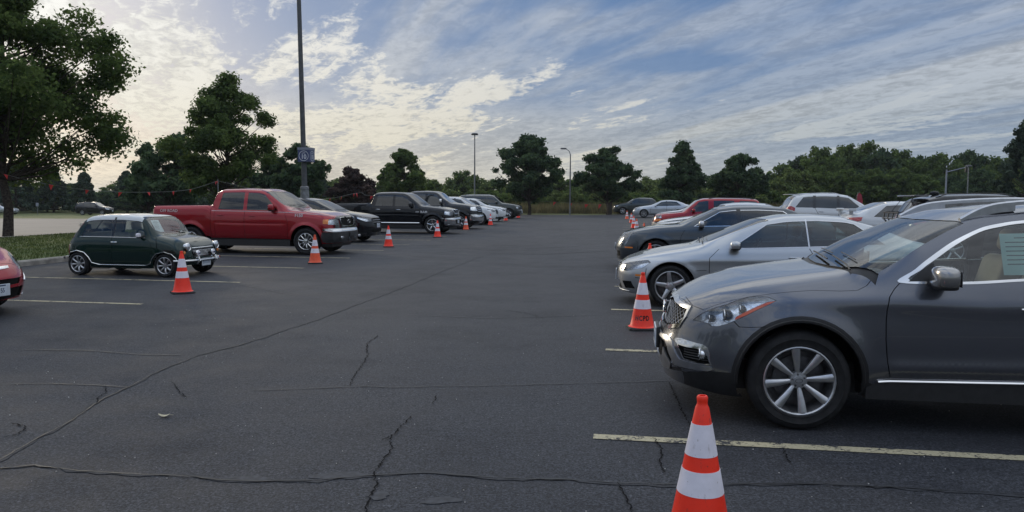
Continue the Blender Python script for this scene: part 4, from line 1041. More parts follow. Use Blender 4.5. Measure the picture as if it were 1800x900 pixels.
def _asph(m, n, l, out, noise, ramp, mix):
    tc = n('TexCoord').outputs['Object']
    broad = noise(tc, .22, 5, .6, .6); mid = noise(tc, 1.3, 8, .68); agg = noise(tc, 62, 4, .8); agg2 = noise(tc, 190, 2, .6)
    mp = n('Mapping'); l(tc, mp.inputs[0]); mp.inputs['Scale'].default_value = (1, .16, 1); mp.inputs['Rotation'].default_value = (0, 0, R(8)); lane = noise(mp.outputs[0], .55, 4, .55)
    c = mix(ramp(broad, (.38, 0.0), (.62, 1.0)), (.023, .025, .031), (.040, .043, .050))
    c = mix(ramp(lane, (.40, 0.0), (.62, .55)), c, (.047, .048, .053))
    c = mix(ramp(mid, (.34, .70), (.56, 0.0)), c, (.019, .0205, .026))
    c = mix(ramp(noise(tc, .75, 7, .7), (.50, 0.0), (.66, .6)), c, (.017, .0185, .023)); c = mix(1.0, c, ramp(agg, (.36, .22), (.50, 1.0), (.64, 2.5)), 'MULTIPLY'); c = mix(1.0, c, ramp(noise(tc, 22, 5, .75), (.35, .60), (.65, 1.42)), 'MULTIPLY')
    v = n('TexVoronoi'); v.inputs['Scale'].default_value = 34; l(tc, v.inputs['Vector'])
    sp = ramp(v.outputs['Distance'], (.0, 1.0), (.095, 1.0), (.12, 0.0)); gate = ramp(noise(tc, 2.3, 5, .65), (.56, 0.0), (.66, 1.0)); g2 = ramp(v.outputs['Color'], (.62, 0.0), (.70, 1.0))
    c = mix(mix(1.0, mix(1.0, sp, gate, 'MULTIPLY'), g2, 'MULTIPLY'), c, (.30, .29, .27))
    p = princ(n, Roughness=.72); l(c, p.inputs['Base Color']); p.inputs['Specular IOR Level'].default_value = .26
    l(ramp(mid, (.3, .58), (.7, .82)), p.inputs['Roughness'])
    b = n('Bump'); b.inputs['Strength'].default_value = .55; b.inputs['Distance'].default_value = .006; l(mix(.5, agg, agg2), b.inputs['Height']); l(b.outputs[0], p.inputs['Normal'])
    l(p.outputs[0], out.inputs[0])
M['asphalt'] = gmat('asphalt', _asph)
def _asph2(m, n, l, out, noise, ramp, mix):
    tc = n('TexCoord').outputs['Object']; c = mix(ramp(noise(tc, .3, 6, .6), (.35, 0.0), (.65, 1.0)), (.090, .090, .092), (.125, .122, .120))
    c = mix(1.0, c, ramp(noise(tc, 14, 5, .7), (.3, .75), (.7, 1.2)), 'MULTIPLY')
    p = princ(n, Roughness=.85); l(c, p.inputs['Base Color']); l(p.outputs[0], out.inputs[0])
M['asphalt_pale'] = gmat('worn_pale_asphalt', _asph2)
def _grass(a, b_, dry):
    def f(m, n, l, out, noise, ramp, mix):
        tc = n('TexCoord').outputs['Object']; c = mix(ramp(noise(tc, .35, 6, .65), (.35, 0.0), (.65, 1.0)), a, b_)
        c = mix(ramp(noise(tc, .9, 6, .7), (.50, 0.0), (.68, .8)), c, dry); c = mix(1.0, c, ramp(noise(tc, 22, 5, .8), (.3, .55), (.7, 1.4)), 'MULTIPLY')
        p = princ(n, Roughness=.9); l(c, p.inputs['Base Color']); p.inputs['Specular IOR Level'].default_value = .1
        bb = n('Bump'); bb.inputs['Strength'].default_value = .8; bb.inputs['Distance'].default_value = .04; l(noise(tc, 30, 5, .8), bb.inputs['Height']); l(bb.outputs[0], p.inputs['Normal']); l(p.outputs[0], out.inputs[0])
    return f
M['turf'] = gmat('turf', _grass((.070, .100, .036), (.110, .140, .055), (.18, .175, .085)))
M['meadow'] = gmat('meadow', _grass((.080, .105, .042), (.135, .150, .065), (.24, .215, .12)))
def _line(m, n, l, out, noise, ramp, mix):
    tc = n('TexCoord').outputs['Object']; w = noise(tc, 5.5, 8, .72); w2 = noise(tc, 42, 4, .7)
    wear = ramp(mix(.42, w, w2), (.515, 0.0), (.565, 1.0))
    c = mix(ramp(noise(tc, 60, 4, .7), (.3, 0.0), (.7, 1.0)), (.34, .30, .19), (.50, .45, .31)); c = mix(wear, c, (.036, .037, .041))
    p = princ(n, Roughness=.8); l(c, p.inputs['Base Color']); l(p.outputs[0], out.inputs[0])
M['line'] = gmat('worn_line_paint', _line)
M['crack'] = plain('crack_dark', (.008, .008, .009), .95, var=.5, scale=40, spec=.1)  # plain dark tone of the crack ribbons
M['seal'] = plain('crack_sealant', (.024, .026, .031), .75, var=.35, scale=26)
M['tar'] = plain('tar_line', (.014, .015, .018), .5, var=.5, scale=12)
M['kerb'] = plain('kerb_concrete', (.24, .225, .20), .85, var=.3, scale=5, bump=.3)
def struct(o): o['kind'] = 'structure'; return o
def sheet_grid(name, fx, x0, x1, y0, y1, nx, ny, mat, zf):
    vs = []; 
    for j in range(ny + 1):
        y = y0 + (y1 - y0) * j / ny
        a, b = fx(y) if fx else (x0, x1)
        for i in range(nx + 1): x = a + (b - a) * i / nx; vs.append((x, y, zf(x, y)))
    fs = [(j * (nx + 1) + i, j * (nx + 1) + i + 1, (j + 1) * (nx + 1) + i + 1, (j + 1) * (nx + 1) + i) for j in range(ny) for i in range(nx)]
    return struct(mesh_obj(name, vs, fs, mat, smooth=True))
KX = lambda y: -11.2 + .139 * (y - 18.5)                  # kerb line behind the left row
def dip(x, y):                                            # beyond the island the land falls away, then climbs to a lawn
    s_ = ss((KX(y) - 2 - x) / 8); f = -.0101 * (min(max(y, 25), 103) - 25) if y < 112 else -.79 + 1.6 * ss((y - 112) / 60)
    return s_ * f * (1 if y < 300 else max(0, 1 - (y - 300) / 300))
gx_ = [-3000, -900, -400, -220] + [-140 + 5 * i for i in range(34)] + [50, 90, 200, 500, 3000]; gy_ = [-3000, -600, -100, -30] + [-15 + 6 * i for i in range(38)] + [260, 330, 450, 700, 3000]
vs = [(x, y, -.012 + dip(x, y)) for y in gy_ for x in gx_]; nx_ = len(gx_)
struct(mesh_obj('grass_field', vs, [(j * nx_ + i, j * nx_ + i + 1, (j + 1) * nx_ + i + 1, (j + 1) * nx_ + i) for j in range(len(gy_) - 1) for i in range(nx_ - 1)], M['meadow'], smooth=True))
sheet_grid('asphalt_lot', lambda y: (KX(y), 90), 0, 0, -60, 79.3, 50, 60, M['asphalt'], lambda x, y: rise(x, y))
# island of turf behind a concrete kerb, and the paler lot beyond it
vs = [(KX(-30) - .15, -30, .125), (KX(79) - .15, 79, .125), (KX(79) - 8.6, 79, .125), (KX(-30) - 8.6, -30, .125)]
isl = sheet_grid('grass_island', lambda y: (KX(y) - 8.9, KX(y) - .15), 0, 0, -30, 79, 12, 80, M['turf'], lambda x, y: .11 + .05 * math.sin((x - KX(y)) * .36 * -1 + .05))
sheet_grid('overflow_lot', lambda y: (-140, KX(y) - 8.9), 0, 0, -30, 73.8, 30, 26, M['asphalt_pale'], lambda x, y: .012 + dip(x, y))
for nm, off, y0, y1 in (('kerb', 0.0, -30, 79), ('kerb', -8.9, -30, 79)):
    mb = MB(); N = 60
    for i in range(N):
        a = y0 + (y1 - y0) * i / N + .006; b = y0 + (y1 - y0) * (i + 1) / N - .006
        P = [(KX(a) + off, a), (KX(b) + off, b)]; w = .15
        v = []
        for (x, y) in P: v += [(x, y, -.05 if off == 0 else -.9), (x, y, .10), (x - .025, y, .13), (x - w, y, .13), (x - w, y, -.05 if off == 0 else -.9)]
        mb.add(v, [(k, (k + 1) % 5, 5 + (k + 1) % 5, 5 + k) for k in range(5)] + [(4, 3, 2, 1, 0), (5, 6, 7, 8, 9)])
    struct(mb.build(nm, [M['kerb']], None, smooth=False))
struct(sheet_grid('far_kerb', lambda y: (KX(79) - .2, 90), 0, 0, 79.3, 79.45, 40, 1, M['kerb'], lambda x, y: .09 + rise(x, y)))
def ribbon(name, P, w, mat, z=.004, jit=0.0, seed=1, wj=0.0, step=.12):
    rnd = random.Random(seed); P = densify(P, step, False); L = []
    for i, p in enumerate(P):
        a, b = P[max(i - 1, 0)], P[min(i + 1, len(P) - 1)]; dx, dy = b[0] - a[0], b[1] - a[1]; d = math.hypot(dx, dy) or 1
        ww = w * (1 + rnd.uniform(-wj, wj)) * (min(1, min(i, len(P) - 1 - i) / 2 + .15) if wj else 1)
        ox, oy = (rnd.uniform(-jit, jit), rnd.uniform(-jit, jit)) if jit else (0, 0)
        q = mnoise.noise(Vector((p[0] * 1.7, p[1] * 1.7, seed))) * jit * 2
        x, y = p[0] + ox - dy / d * q, p[1] + oy + dx / d * q
        L += [(x - dy / d * ww, y + dx / d * ww, z + rise(x, y)), (x + dy / d * ww, y - dx / d * ww, z + rise(x, y))]
    return struct(mesh_obj(name, L, [(2 * i + 1, 2 * i + 3, 2 * i + 2, 2 * i) for i in range(len(P) - 1)], mat))
for k in range(-2, 20):
    x, y = .56 + .45 * k, 5.12 + 3.03 * k; ribbon('parking_line', [(x, y), (x + 5.54, y - .835)], .052, M['line'], .005)
    if k > 1: ribbon('parking_line', [(x + 5.54, y - .835), (x + 11.1, y - 1.67)], .052, M['line'], .005)
    x, y = -5.57 + .40 * k, 11.49 + 3.05 * k
    if k > -3: ribbon('parking_line', [(x, y), (x - 5.25, y + .87)], .050, M['line'], .005)
CR = [((-2.7, 4.2), [(-4.1, 4.95)])]
def G(px, py):                                            # ground point (metres) from the survey of the photograph
    u = (px - 900) / FPX; v = -(py - 450) / FPX; c, s_ = math.cos(ROLL), math.sin(ROLL); u, v = u * c - v * s_, u * s_ + v * c
    cp, sp_ = math.cos(PITCH), math.sin(PITCH); d = (u, cp + v * sp_, -sp_ + v * cp); t = -CAM_H / d[2]; return (d[0] * t, d[1] * t)
SEAMS = [
 ([(-60, 838), (0, 808), (70, 770), (130, 738), (180, 703), (235, 677), (290, 648), (345, 627), (420, 608), (480, 588), (560, 562), (640, 531), (700, 509), (790, 472), (850, 450)], .012, .0036, 'seal'),
 ([(-40, 828), (60, 820), (150, 830), (250, 835), (330, 839), (380, 845), (450, 848), (560, 845), (650, 836), (750, 833), (830, 838), (900, 842), (1000, 845), (1100, 850), (1250, 852), (1400, 851), (1600, 860), (1850, 872)], .014, .0044, 'seal'),
 ([(430, 688), (560, 683), (640, 680), (700, 682), (760, 680), (900, 678), (1100, 672), (1180, 670)], .0, .006, None),
 ([(-20, 677), (90, 675), (150, 677), (230, 682)], .0, .006, None), ([(30, 615), (160, 617), (250, 624), (330, 625)], .0, .008, None),
 ([(420, 500), (520, 520), (640, 516)], 0, .006, None), ([(850, 446), (960, 447), (1075, 441)], .03, .012, 'seal'),
 ([(700, 553), (860, 560), (1000, 556), (1060, 553)], 0, .007, None), ([(1290, 640), (1180, 610)], 0, .004, None)]
for i, (P, w1, w2, sm) in enumerate(SEAMS):
    Q = [G(*p) for p in P]
    if sm: ribbon('sealed_joint', Q, w1, M['seal'], .004, .022, i, .55, .10)
    ribbon('asphalt_joint', Q, w2, M['tar'], .0075, .006, i, .6, .06)
CRK = [[(722, 733), (700, 755), (688, 768), (692, 790), (680, 805), (660, 828), (655, 845), (660, 852), (650, 875), (640, 905)], [(688, 768), (672, 776)],
 [(665, 590), (645, 605), (648, 625), (635, 645), (622, 660), (615, 680)], [(1176, 672), (1188, 700), (1200, 722), (1216, 752)], [(1235, 690), (1242, 712)],
 [(183, 680), (190, 690), (172, 700), (168, 710)], [(20, 745), (45, 752), (30, 765), (0, 770)], [(300, 672), (330, 700)], [(768, 695), (760, 712)], [(1085, 850), (1098, 872), (1112, 896), (1120, 915)],
 [(1150, 770), (1162, 790), (1158, 812), (1170, 835)], [(890, 546), (930, 552), (955, 560)], [(1375, 790), (1390, 815)]]
for i, P in enumerate(CRK): ribbon('asphalt_crack', [G(*p) for p in P], .0042, M['crack'], .0085, .010, 20 + i, .75, .022)
# patches of old slurry
mb = MB()
for (px, py, rx, ry) in ((600, 836, .17, .06), (775, 880, .10, .05), (665, 872, .06, .05), (430, 842, .14, .05)):
    x, y = G(px, py); n_ = 26; v = [(x + rx * (1 + .25 * math.sin(3 * a + px) + .1 * math.sin(7 * a)) * math.cos(a), y + ry * (1 + .3 * math.sin(2 * a + py)) * math.sin(a), .0035) for a in [2 * PI * i / n_ for i in range(n_)]]
    mb.add(v, [tuple(range(n_))])
M['slurry'] = plain('slurry_patch', (.030, .033, .040), .7, var=.4, scale=25)
struct(mb.build('slurry_patch', [M['slurry']], None, smooth=False))

# ------------------------------------------------------------------ vegetation
def leaf_mat(name, a, b, tr=.25):
    def fn(m, n, l, out):
        g = n('NewGeometry'); r = n('ValToRGB'); e = r.color_ramp.elements; e[0].color = (*a, 1); e[1].color = (*b, 1); l(g.outputs['Random Per Island'], r.inputs[0])
        tc = n('TexCoord'); t = n('TexNoise'); t.inputs['Scale'].default_value = .9; l(tc.outputs['Object'], t.inputs['Vector'])
        r2 = n('ValToRGB'); r2.color_ramp.elements[0].position = .35; r2.color_ramp.elements[0].color = (.62, .66, .7, 1); r2.color_ramp.elements[1].position = .65; r2.color_ramp.elements[1].color = (1.35, 1.3, 1.1, 1); l(t.outputs[0], r2.inputs[0])
        mx = n('MixRGB'); mx.blend_type = 'MULTIPLY'; mx.inputs[0].default_value = 1; l(r.outputs[0], mx.inputs[1]); l(r2.outputs[0], mx.inputs[2])
        d = n('BsdfDiffuse'); l(mx.outputs[0], d.inputs[0]); t2 = n('BsdfTranslucent'); l(mx.outputs[0], t2.inputs[0]); ms = n('MixShader'); ms.inputs[0].default_value = tr; l(d.outputs[0], ms.inputs[1]); l(t2.outputs[0], ms.inputs[2])
        l(ms.outputs[0], out.inputs[0])
    return material(name, fn)
M['leaf'] = leaf_mat('leaf_green', (.065, .105, .040), (.130, .180, .062), .42); M['leafdark'] = leaf_mat('leaf_dark', (.045, .080, .050), (.088, .130, .068), .38)
M['leafred'] = leaf_mat('leaf_purple', (.050, .038, .040), (.085, .058, .058)); M['leafpale'] = leaf_mat('leaf_pale', (.09, .13, .050), (.16, .20, .075)); M['needle'] = leaf_mat('needle_blue', (.040, .062, .050), (.075, .105, .078), .2)
M['reed'] = leaf_mat('dry_grass', (.14, .125, .07), (.22, .19, .11), .2)
M['bark'] = plain('bark', (.055, .045, .038), .95, var=.45, scale=14, bump=.8, spec=.1)
def leaves_mesh(name, cen, nrm, size, rng, mat, asp=.62, parent=None):
    n = len(cen); u = rng.normal(size=(n, 3)); u -= (u * nrm).sum(1)[:, None] * nrm; u /= np.linalg.norm(u, axis=1)[:, None] + 1e-9; v = np.cross(nrm, u)
    s = (size * rng.uniform(.6, 1.3, n))[:, None]
    P = np.stack([cen - u * s, cen - v * s * asp + nrm * s * .15, cen + u * s, cen + v * s * asp + nrm * s * .15], 1).reshape(-1, 3)
    me = bpy.data.meshes.new(name); me.vertices.add(4 * n); me.vertices.foreach_set('co', P.astype(np.float32).ravel()); me.loops.add(4 * n); me.loops.foreach_set('vertex_index', np.arange(4 * n, dtype=np.int32))
    me.polygons.add(n); me.polygons.foreach_set('loop_start', np.arange(0, 4 * n, 4, dtype=np.int32)); me.polygons.foreach_set('loop_total', np.full(n, 4, dtype=np.int32)); me.materials.append(mat); me.update(); me.validate()
    o = bpy.data.objects.new(name, me); C.objects.link(o); o.parent = parent; return o
def tree(label, x, y, h, rad, trunk, seed, n=14000, leaf=.16, mat='leaf', group=None, form='oval', cat='tree', name='broadleaf_tree', tr=.16, fill=.8, z=None, bare=0):
    z = dip(x, y) if z is None else z; rad *= 1.02
    rng = np.random.default_rng(seed); rnd = random.Random(seed); root = thing(name, label, cat, (x, y, z), rnd.uniform(0, 6), group)
    ch = h - trunk; cz = trunk + ch * .48; mb = MB(); K = int(40 + 60 * fill) if form != 'cone' else 90; clumps = []
    if form == 'cone':
        for i in range(K):
            t = (i + rnd.random()) / K; prof = (1 - t) ** .8 + .03; r = rad * prof * rnd.uniform(.55, 1.05); a = i * 2.399 + rnd.uniform(-.5, .5)
            clumps.append((Vector((r * math.cos(a), r * math.sin(a), trunk + ch * t)), rad * .13))
    else:
        L = rnd.randint(15, 20); per = int(K * 1.25) // L + 1
        for i in range(L):                            # uneven lobes of foliage, one per limb
            t = (i + .5 + rnd.uniform(-.3, .3)) / L
            if form == 'pyramid': prof = min(1, (1 - t) * 1.25 + .05) * min(1, .6 + t * 2)
            elif form == 'ball': prof = math.sqrt(max(.05, 1 - (2 * t - 1) ** 2))
            else: prof = (math.sin(PI * min(1, t * .84 + .16)) ** .7)
            lr = rad * rnd.uniform(.34, .54) * (.55 + .45 * prof); q = max(0, rad * prof - lr * .75) * rnd.uniform(.75, 1.15); a = i * 2.399 + rnd.uniform(-.6, .6)
            lc = Vector((q * math.cos(a), q * math.sin(a), trunk + lr * .6 + (ch - lr * 1.5) * t))
            for k in range(per):
                d_ = Vector((rnd.gauss(0, 1), rnd.gauss(0, 1), rnd.gauss(.15, 1))).normalized() * lr * rnd.uniform(.35, 1.10)
                clumps.append((lc + Vector((d_.x * 1.1, d_.y * 1.1, d_.z * .85)), rad * rnd.uniform(.09, .19)))
    top = trunk + ch * .80
    mb.tube([(0, 0, -.1), (.01 * h, 0, trunk * .5), (-.006 * h, .008 * h, trunk), (.01 * h, -.01 * h, trunk + ch * .4), (0, 0, top)], [tr * 1.25, tr, tr * .85, tr * .5, tr * .12], 9)
    for c, cr in clumps:
        s0 = max(trunk * .92, min(top, c.z - (Vector((c.x, c.y)).length) * rnd.uniform(.5, .9))); a = Vector((0, 0, s0)); m_ = a.lerp(c, .5) + Vector((rnd.uniform(-.1, .1), rnd.uniform(-.1, .1), -.04 * rad)) 
        mb.tube([a, m_, c], [tr * .30, tr * .17, tr * .05], 5, caps=False)
    mb.build('trunk', [M['bark']], root)
    wt = np.array([c[1] ** 2 for c in clumps]); wt /= wt.sum(); idx = rng.choice(len(clumps), n, p=wt)
    cc = np.array([tuple(c[0]) for c in clumps])[idx]; cr = np.array([c[1] for c in clumps])[idx]
    d = rng.normal(size=(n, 3)); d /= np.linalg.norm(d, axis=1)[:, None]; rr = rng.uniform(0, 1, n) ** .45 * rng.uniform(.75, 1.25, n)
    sub = rng.normal(size=(n, 3)) * .12
    pos = cc + (d * rr[:, None] + sub) * cr[:, None] * np.array([1.15, 1.15, .80])
    nr = d + np.array([0, 0, .6]) + rng.normal(size=(n, 3)) * .7; nr /= np.linalg.norm(nr, axis=1)[:, None]
    pos = pos[pos[:, 2] > trunk * .75]; nr = nr[:len(pos)]
    leaves_mesh('crown', pos, nr, leaf, rng, M[mat], parent=root); return root
def copy_tree(o, x, y, rz, s=1.0, label=None, sz=None):
    c = o.copy(); C.objects.link(c); c.location = (x, y, dip(x, y)); c.rotation_euler = (0, 0, rz); c.scale = (s, s, sz or s)
    if label: c['label'] = label
    for ch in list(o.children):
        d = ch.copy(); C.objects.link(d); d.parent = c
    return c
def W(px, Y, z=0.0): return ((px - 900) / FPX * Y, Y)
GT = 'young trees planted at the far edge of the lot'
tree('tall maple at the left edge of the picture, bunting tied to its trunk', -19.75, 30.05, 11.0, 4.5, 2.5, 3, 70000, .085, 'leaf', tr=.165, fill=1.25)
x, y = W(402, 46); tree('tall leafy maple rising behind the red pickup, left of the lamp mast', x, y, 9.3, 3.3, 1.6, 11, 36000, .10, 'leaf', form='oval', tr=.17)
x, y = W(308, 60); tree('dark tree half hidden behind the left side of the tall maple', x, y, 6.9, 2.9, 1.2, 13, 15000, .16, 'leafdark', tr=.16)
x, y = W(262, 66); tree('small dark tree beside the gap of yellow sky', x, y, 6.6, 1.9, .9, 14, 9000, .17, 'leafdark', form='pyramid', tr=.14)
x, y = W(530, 62); tree('dark round tree directly behind the lot number sign', x, y, 6.4, 2.4, 1.0, 15, 14000, .16, 'leafdark', tr=.15)
x, y = W(487, 70); tree('dark tree between the tall maple and the lamp mast', x, y, 6.0, 2.6, .9, 18, 12000, .18, 'leafdark', tr=.15)
x, y = W(625, 72); tree('low purple-leaved tree right of the lamp mast', x, y, 5.1, 2.2, .7, 16, 12000, .15, 'leafred', tr=.13)
x, y = W(712, 84); tree('bushy green tree above the black pickup', x, y, 7.7, 2.9, .8, 17, 14000, .19, 'leaf', tr=.16)
x, y = W(930, 80.5); tree('large round dark tree on the grass right of the left row, trunk in view', x, y, 8.45, 3.75, 1.5, 21, 24000, .17, 'leafdark', GT, tr=.17)
x, y = W(1067, 81); tree('round dark tree behind the grey car, right of the curved street lamp', x, y, 7.2, 3.05, 1.2, 22, 20000, .17, 'leafdark', GT, tr=.15)
x, y = W(1199, 83); tree('dark tree with a pointed crown above the silver sedan and red suv', x, y, 7.8, 2.9, 1.0, 23, 19000, .18, 'leafdark', GT, form='pyramid', tr=.15)
x, y = W(1297, 84); tree('broad dark tree right of the pointed one, above the pale sedan roofs', x, y, 6.7, 3.3, 1.0, 24, 19000, .18, 'leafdark', GT, tr=.15)
x, y = W(1800, 72); tree('tall spruce cut by the right edge of the picture', x, y, 9.0, 3.4, .6, 25, 16000, .17, 'needle', form='cone', name='spruce_tree', tr=.18)
# spruces and woods behind the paler lot
GS = 'spruces on the grass beyond the paler lot'
sp0 = tree('blue-grey spruce on the lawn beyond the paler lot', *W(30, 112), 7.2, 3.2, .5, 31, 9000, .20, 'needle', GS, form='cone', name='spruce_tree', tr=.2)
for i, (px, Y, s_, rz) in enumerate(((95, 116, .9, 1), (150, 112, .8, 2), (225, 118, .85, 3), (330, 112, .9, 4), (-60, 110, 1.1, 5), (430, 116, .9, 2.2), (560, 112, .85, .4))): copy_tree(sp0, *W(px, Y), rz, s_)
GW = 'trees of the wood along the horizon'
wood = [tree('green tree in the wood along the horizon', 300 + 20 * i, 400, 9.5, 5.2, .5, 40 + i, 7500, .30, mt, GW, tr=.2, form=fm) for i, (mt, fm) in enumerate((('leaf', 'oval'), ('leafdark', 'oval'), ('leaf', 'ball'), ('leafpale', 'oval'), ('leafdark', 'ball')))]
rnd = random.Random(8); used = set()
def wood_at(px, Y, s_, k=None, sz=None):
    k = rnd.randrange(5) if k is None else k; x, y = W(px, Y)
    if k not in used: used.add(k); w = wood[k]; w.location = (x, y, dip(x, y)); w.scale = (s_, s_, sz or s_)
    else: w = copy_tree(wood[k], x, y, rnd.uniform(0, 6), s_, sz=sz)
    # nothing tells these apart but their kind of leaf
    w['label'] = ('mid green tree in the wood along the horizon', 'dark green tree in the wood along the horizon', 'mid green tree in the wood along the horizon', 'pale green tree in the wood along the horizon', 'dark green tree in the wood along the horizon')[k]
# top heights follow the skyline: (px, y of the treetops, distance)
for px in range(-120, 620, 42):
    Y = rnd.uniform(110, 135); top = 318 + 8 * math.sin(px * .05) + rnd.uniform(-6, 6); H_ = 1.6 + (347 - top) * Y / FPX; wood_at(px + rnd.uniform(-12, 12), Y, .80, None, H_ / 9.5)
for px in range(600, 1370, 34):
    Y = rnd.uniform(112, 140); top = 308 + 7 * math.sin(px * .03) + rnd.uniform(-7, 6); top += 12 if 990 < px < 1020 else 0; H_ = 1.6 + (350 - top) * Y / FPX; wood_at(px + rnd.uniform(-10, 10), Y, .72, rnd.choice((0, 2, 3, 3)), H_ / 9.5)
for px, top in ((1378, 285), (1405, 268), (1440, 254), (1478, 250), (1512, 246), (1545, 252), (1580, 258), (1612, 266), (1650, 264), (1690, 256), (1722, 268), (1755, 270), (1790, 262), (1840, 250), (1900, 256), (1960, 250)):
    Y = rnd.uniform(118, 132); H_ = 1.6 + (352 - top) * Y / FPX; wood_at(px, Y, .82, rnd.choice((1, 0, 4, 1, 2)), H_ / 9.5)
for px in range(1390, 2000, 46):
    Y = rnd.uniform(100, 110); H_ = 1.6 + (352 - rnd.uniform(285, 305)) * Y / FPX; wood_at(px, Y, .6, rnd.choice((0, 3, 1)), H_ / 9.5)
# unseen trees added behind and beside the camera to darken reflections in car bodies
for a, d in [(92 + 7.5 * i, 52 + 9 * ((i * 7) % 3)) for i in range(25)]:
    wood_at(0, 1, .66); w = None
    o = [q for q in C.objects if q.get('group') == GW and abs(q.location.x + 900 / FPX) < 1e-3 and abs(q.location.y - 1) < 1e-3][-1]; o.location = (d * math.sin(R(a)), d * math.cos(R(a)), 0)
# shrubs and dry grass at the lot's far edge
GB = 'shrubs between the far lawn and the wood'
sh = [tree(l_, 350, 350 + i, 2.6, 1.8, .1, 60 + i, 5000, .15, mt, GB, form='ball', cat='shrub', name='shrub', tr=.06) for i, (mt, l_) in enumerate((('leafpale', 'pale green shrub in the hedge beyond the far lawn'), ('leaf', 'mid green shrub in the hedge beyond the far lawn')))]
first = [True, True]
for px in range(590, 1420, 22):
    k = rnd.randrange(2); Y = rnd.uniform(93, 101); x, y = W(px + rnd.uniform(-8, 8), Y); s_ = rnd.uniform(.75, 1.15)
    if first[k]: sh[k].location = (x, y, 0); sh[k].scale = (s_,) * 3; first[k] = False
    else: copy_tree(sh[k], x, y, rnd.uniform(0, 6), s_)
rng = np.random.default_rng(5)
def blades(name, label, n, fx, h, w, mat, cat='grass'):
    x, y, z0 = fx(n); a = rng.uniform(0, 2 * PI, n); hh = h * rng.uniform(.5, 1.2, n); lean = rng.normal(size=(n, 2)) * .25 * hh[:, None]
    b = np.stack([x, y, z0], 1); u = np.stack([np.cos(a), np.sin(a), 0 * a], 1) * w; t = b + np.stack([lean[:, 0], lean[:, 1], hh], 1)
    P = np.stack([b - u, b + u, t], 1).reshape(-1, 3); me = bpy.data.meshes.new(name); me.vertices.add(3 * n); me.vertices.foreach_set('co', P.astype(np.float32).ravel()); me.loops.add(3 * n); me.loops.foreach_set('vertex_index', np.arange(3 * n, dtype=np.int32))
    me.polygons.add(n); me.polygons.foreach_set('loop_start', np.arange(0, 3 * n, 3, dtype=np.int32)); me.polygons.foreach_set('loop_total', np.full(n, 3, dtype=np.int32)); me.materials.append(mat); me.update()
    o = bpy.data.objects.new(name, me); C.objects.link(o); return tag(o, label, cat, None, 'stuff')
blades('tall_dry_grass', 'tall dry grass along the far edge behind the mown lawn', 22000, lambda n: (rng.uniform(-28, 45, n), rng.uniform(87, 93, n), np.zeros(n) - .02), 1.25, .035, M['reed'])
def isl_pts(n):
    y = rng.uniform(12, 42, n); k = -11.2 + .139 * (y - 18.5); x = k - .2 - rng.uniform(0, 8.4, n); return x, y, .12 + .04 * np.sin((x - k) * -.36)
M['blade'] = leaf_mat('turf_blade', (.065, .095, .030), (.13, .155, .065), .2)
blades('turf_grass', 'mown grass on the island behind the left row', 42000, isl_pts, .06, .012, M['blade'])
# ------------------------------------------------------------------ vehicles on the right
rt, sp_, B_ = grey_crossover(); near_details(rt, sp_, B_)
hx = (-TH_R)
def right(name, label, cat, nx, ny, o, grp=GR, th=TH_R, z=None):
    """nx, ny: point on the ground under the middle of the nose; the front axle lies behind it"""
    d = -o['x0']; x, y = nx + d * math.cos(th), ny - d * math.sin(th); return vehicle(name, label, cat, x, y, PI - th, grp, o, rise(x, y) if z is None else z)
def left(name, label, cat, x, y, o, grp=GL, th=None):
    return vehicle(name, label, cat, x, y, TH_L if th is None else th, grp, o, 0)
STAR5 = dict(n=5, hub=.075, w0=.070, w1=.052, dish=-.030)
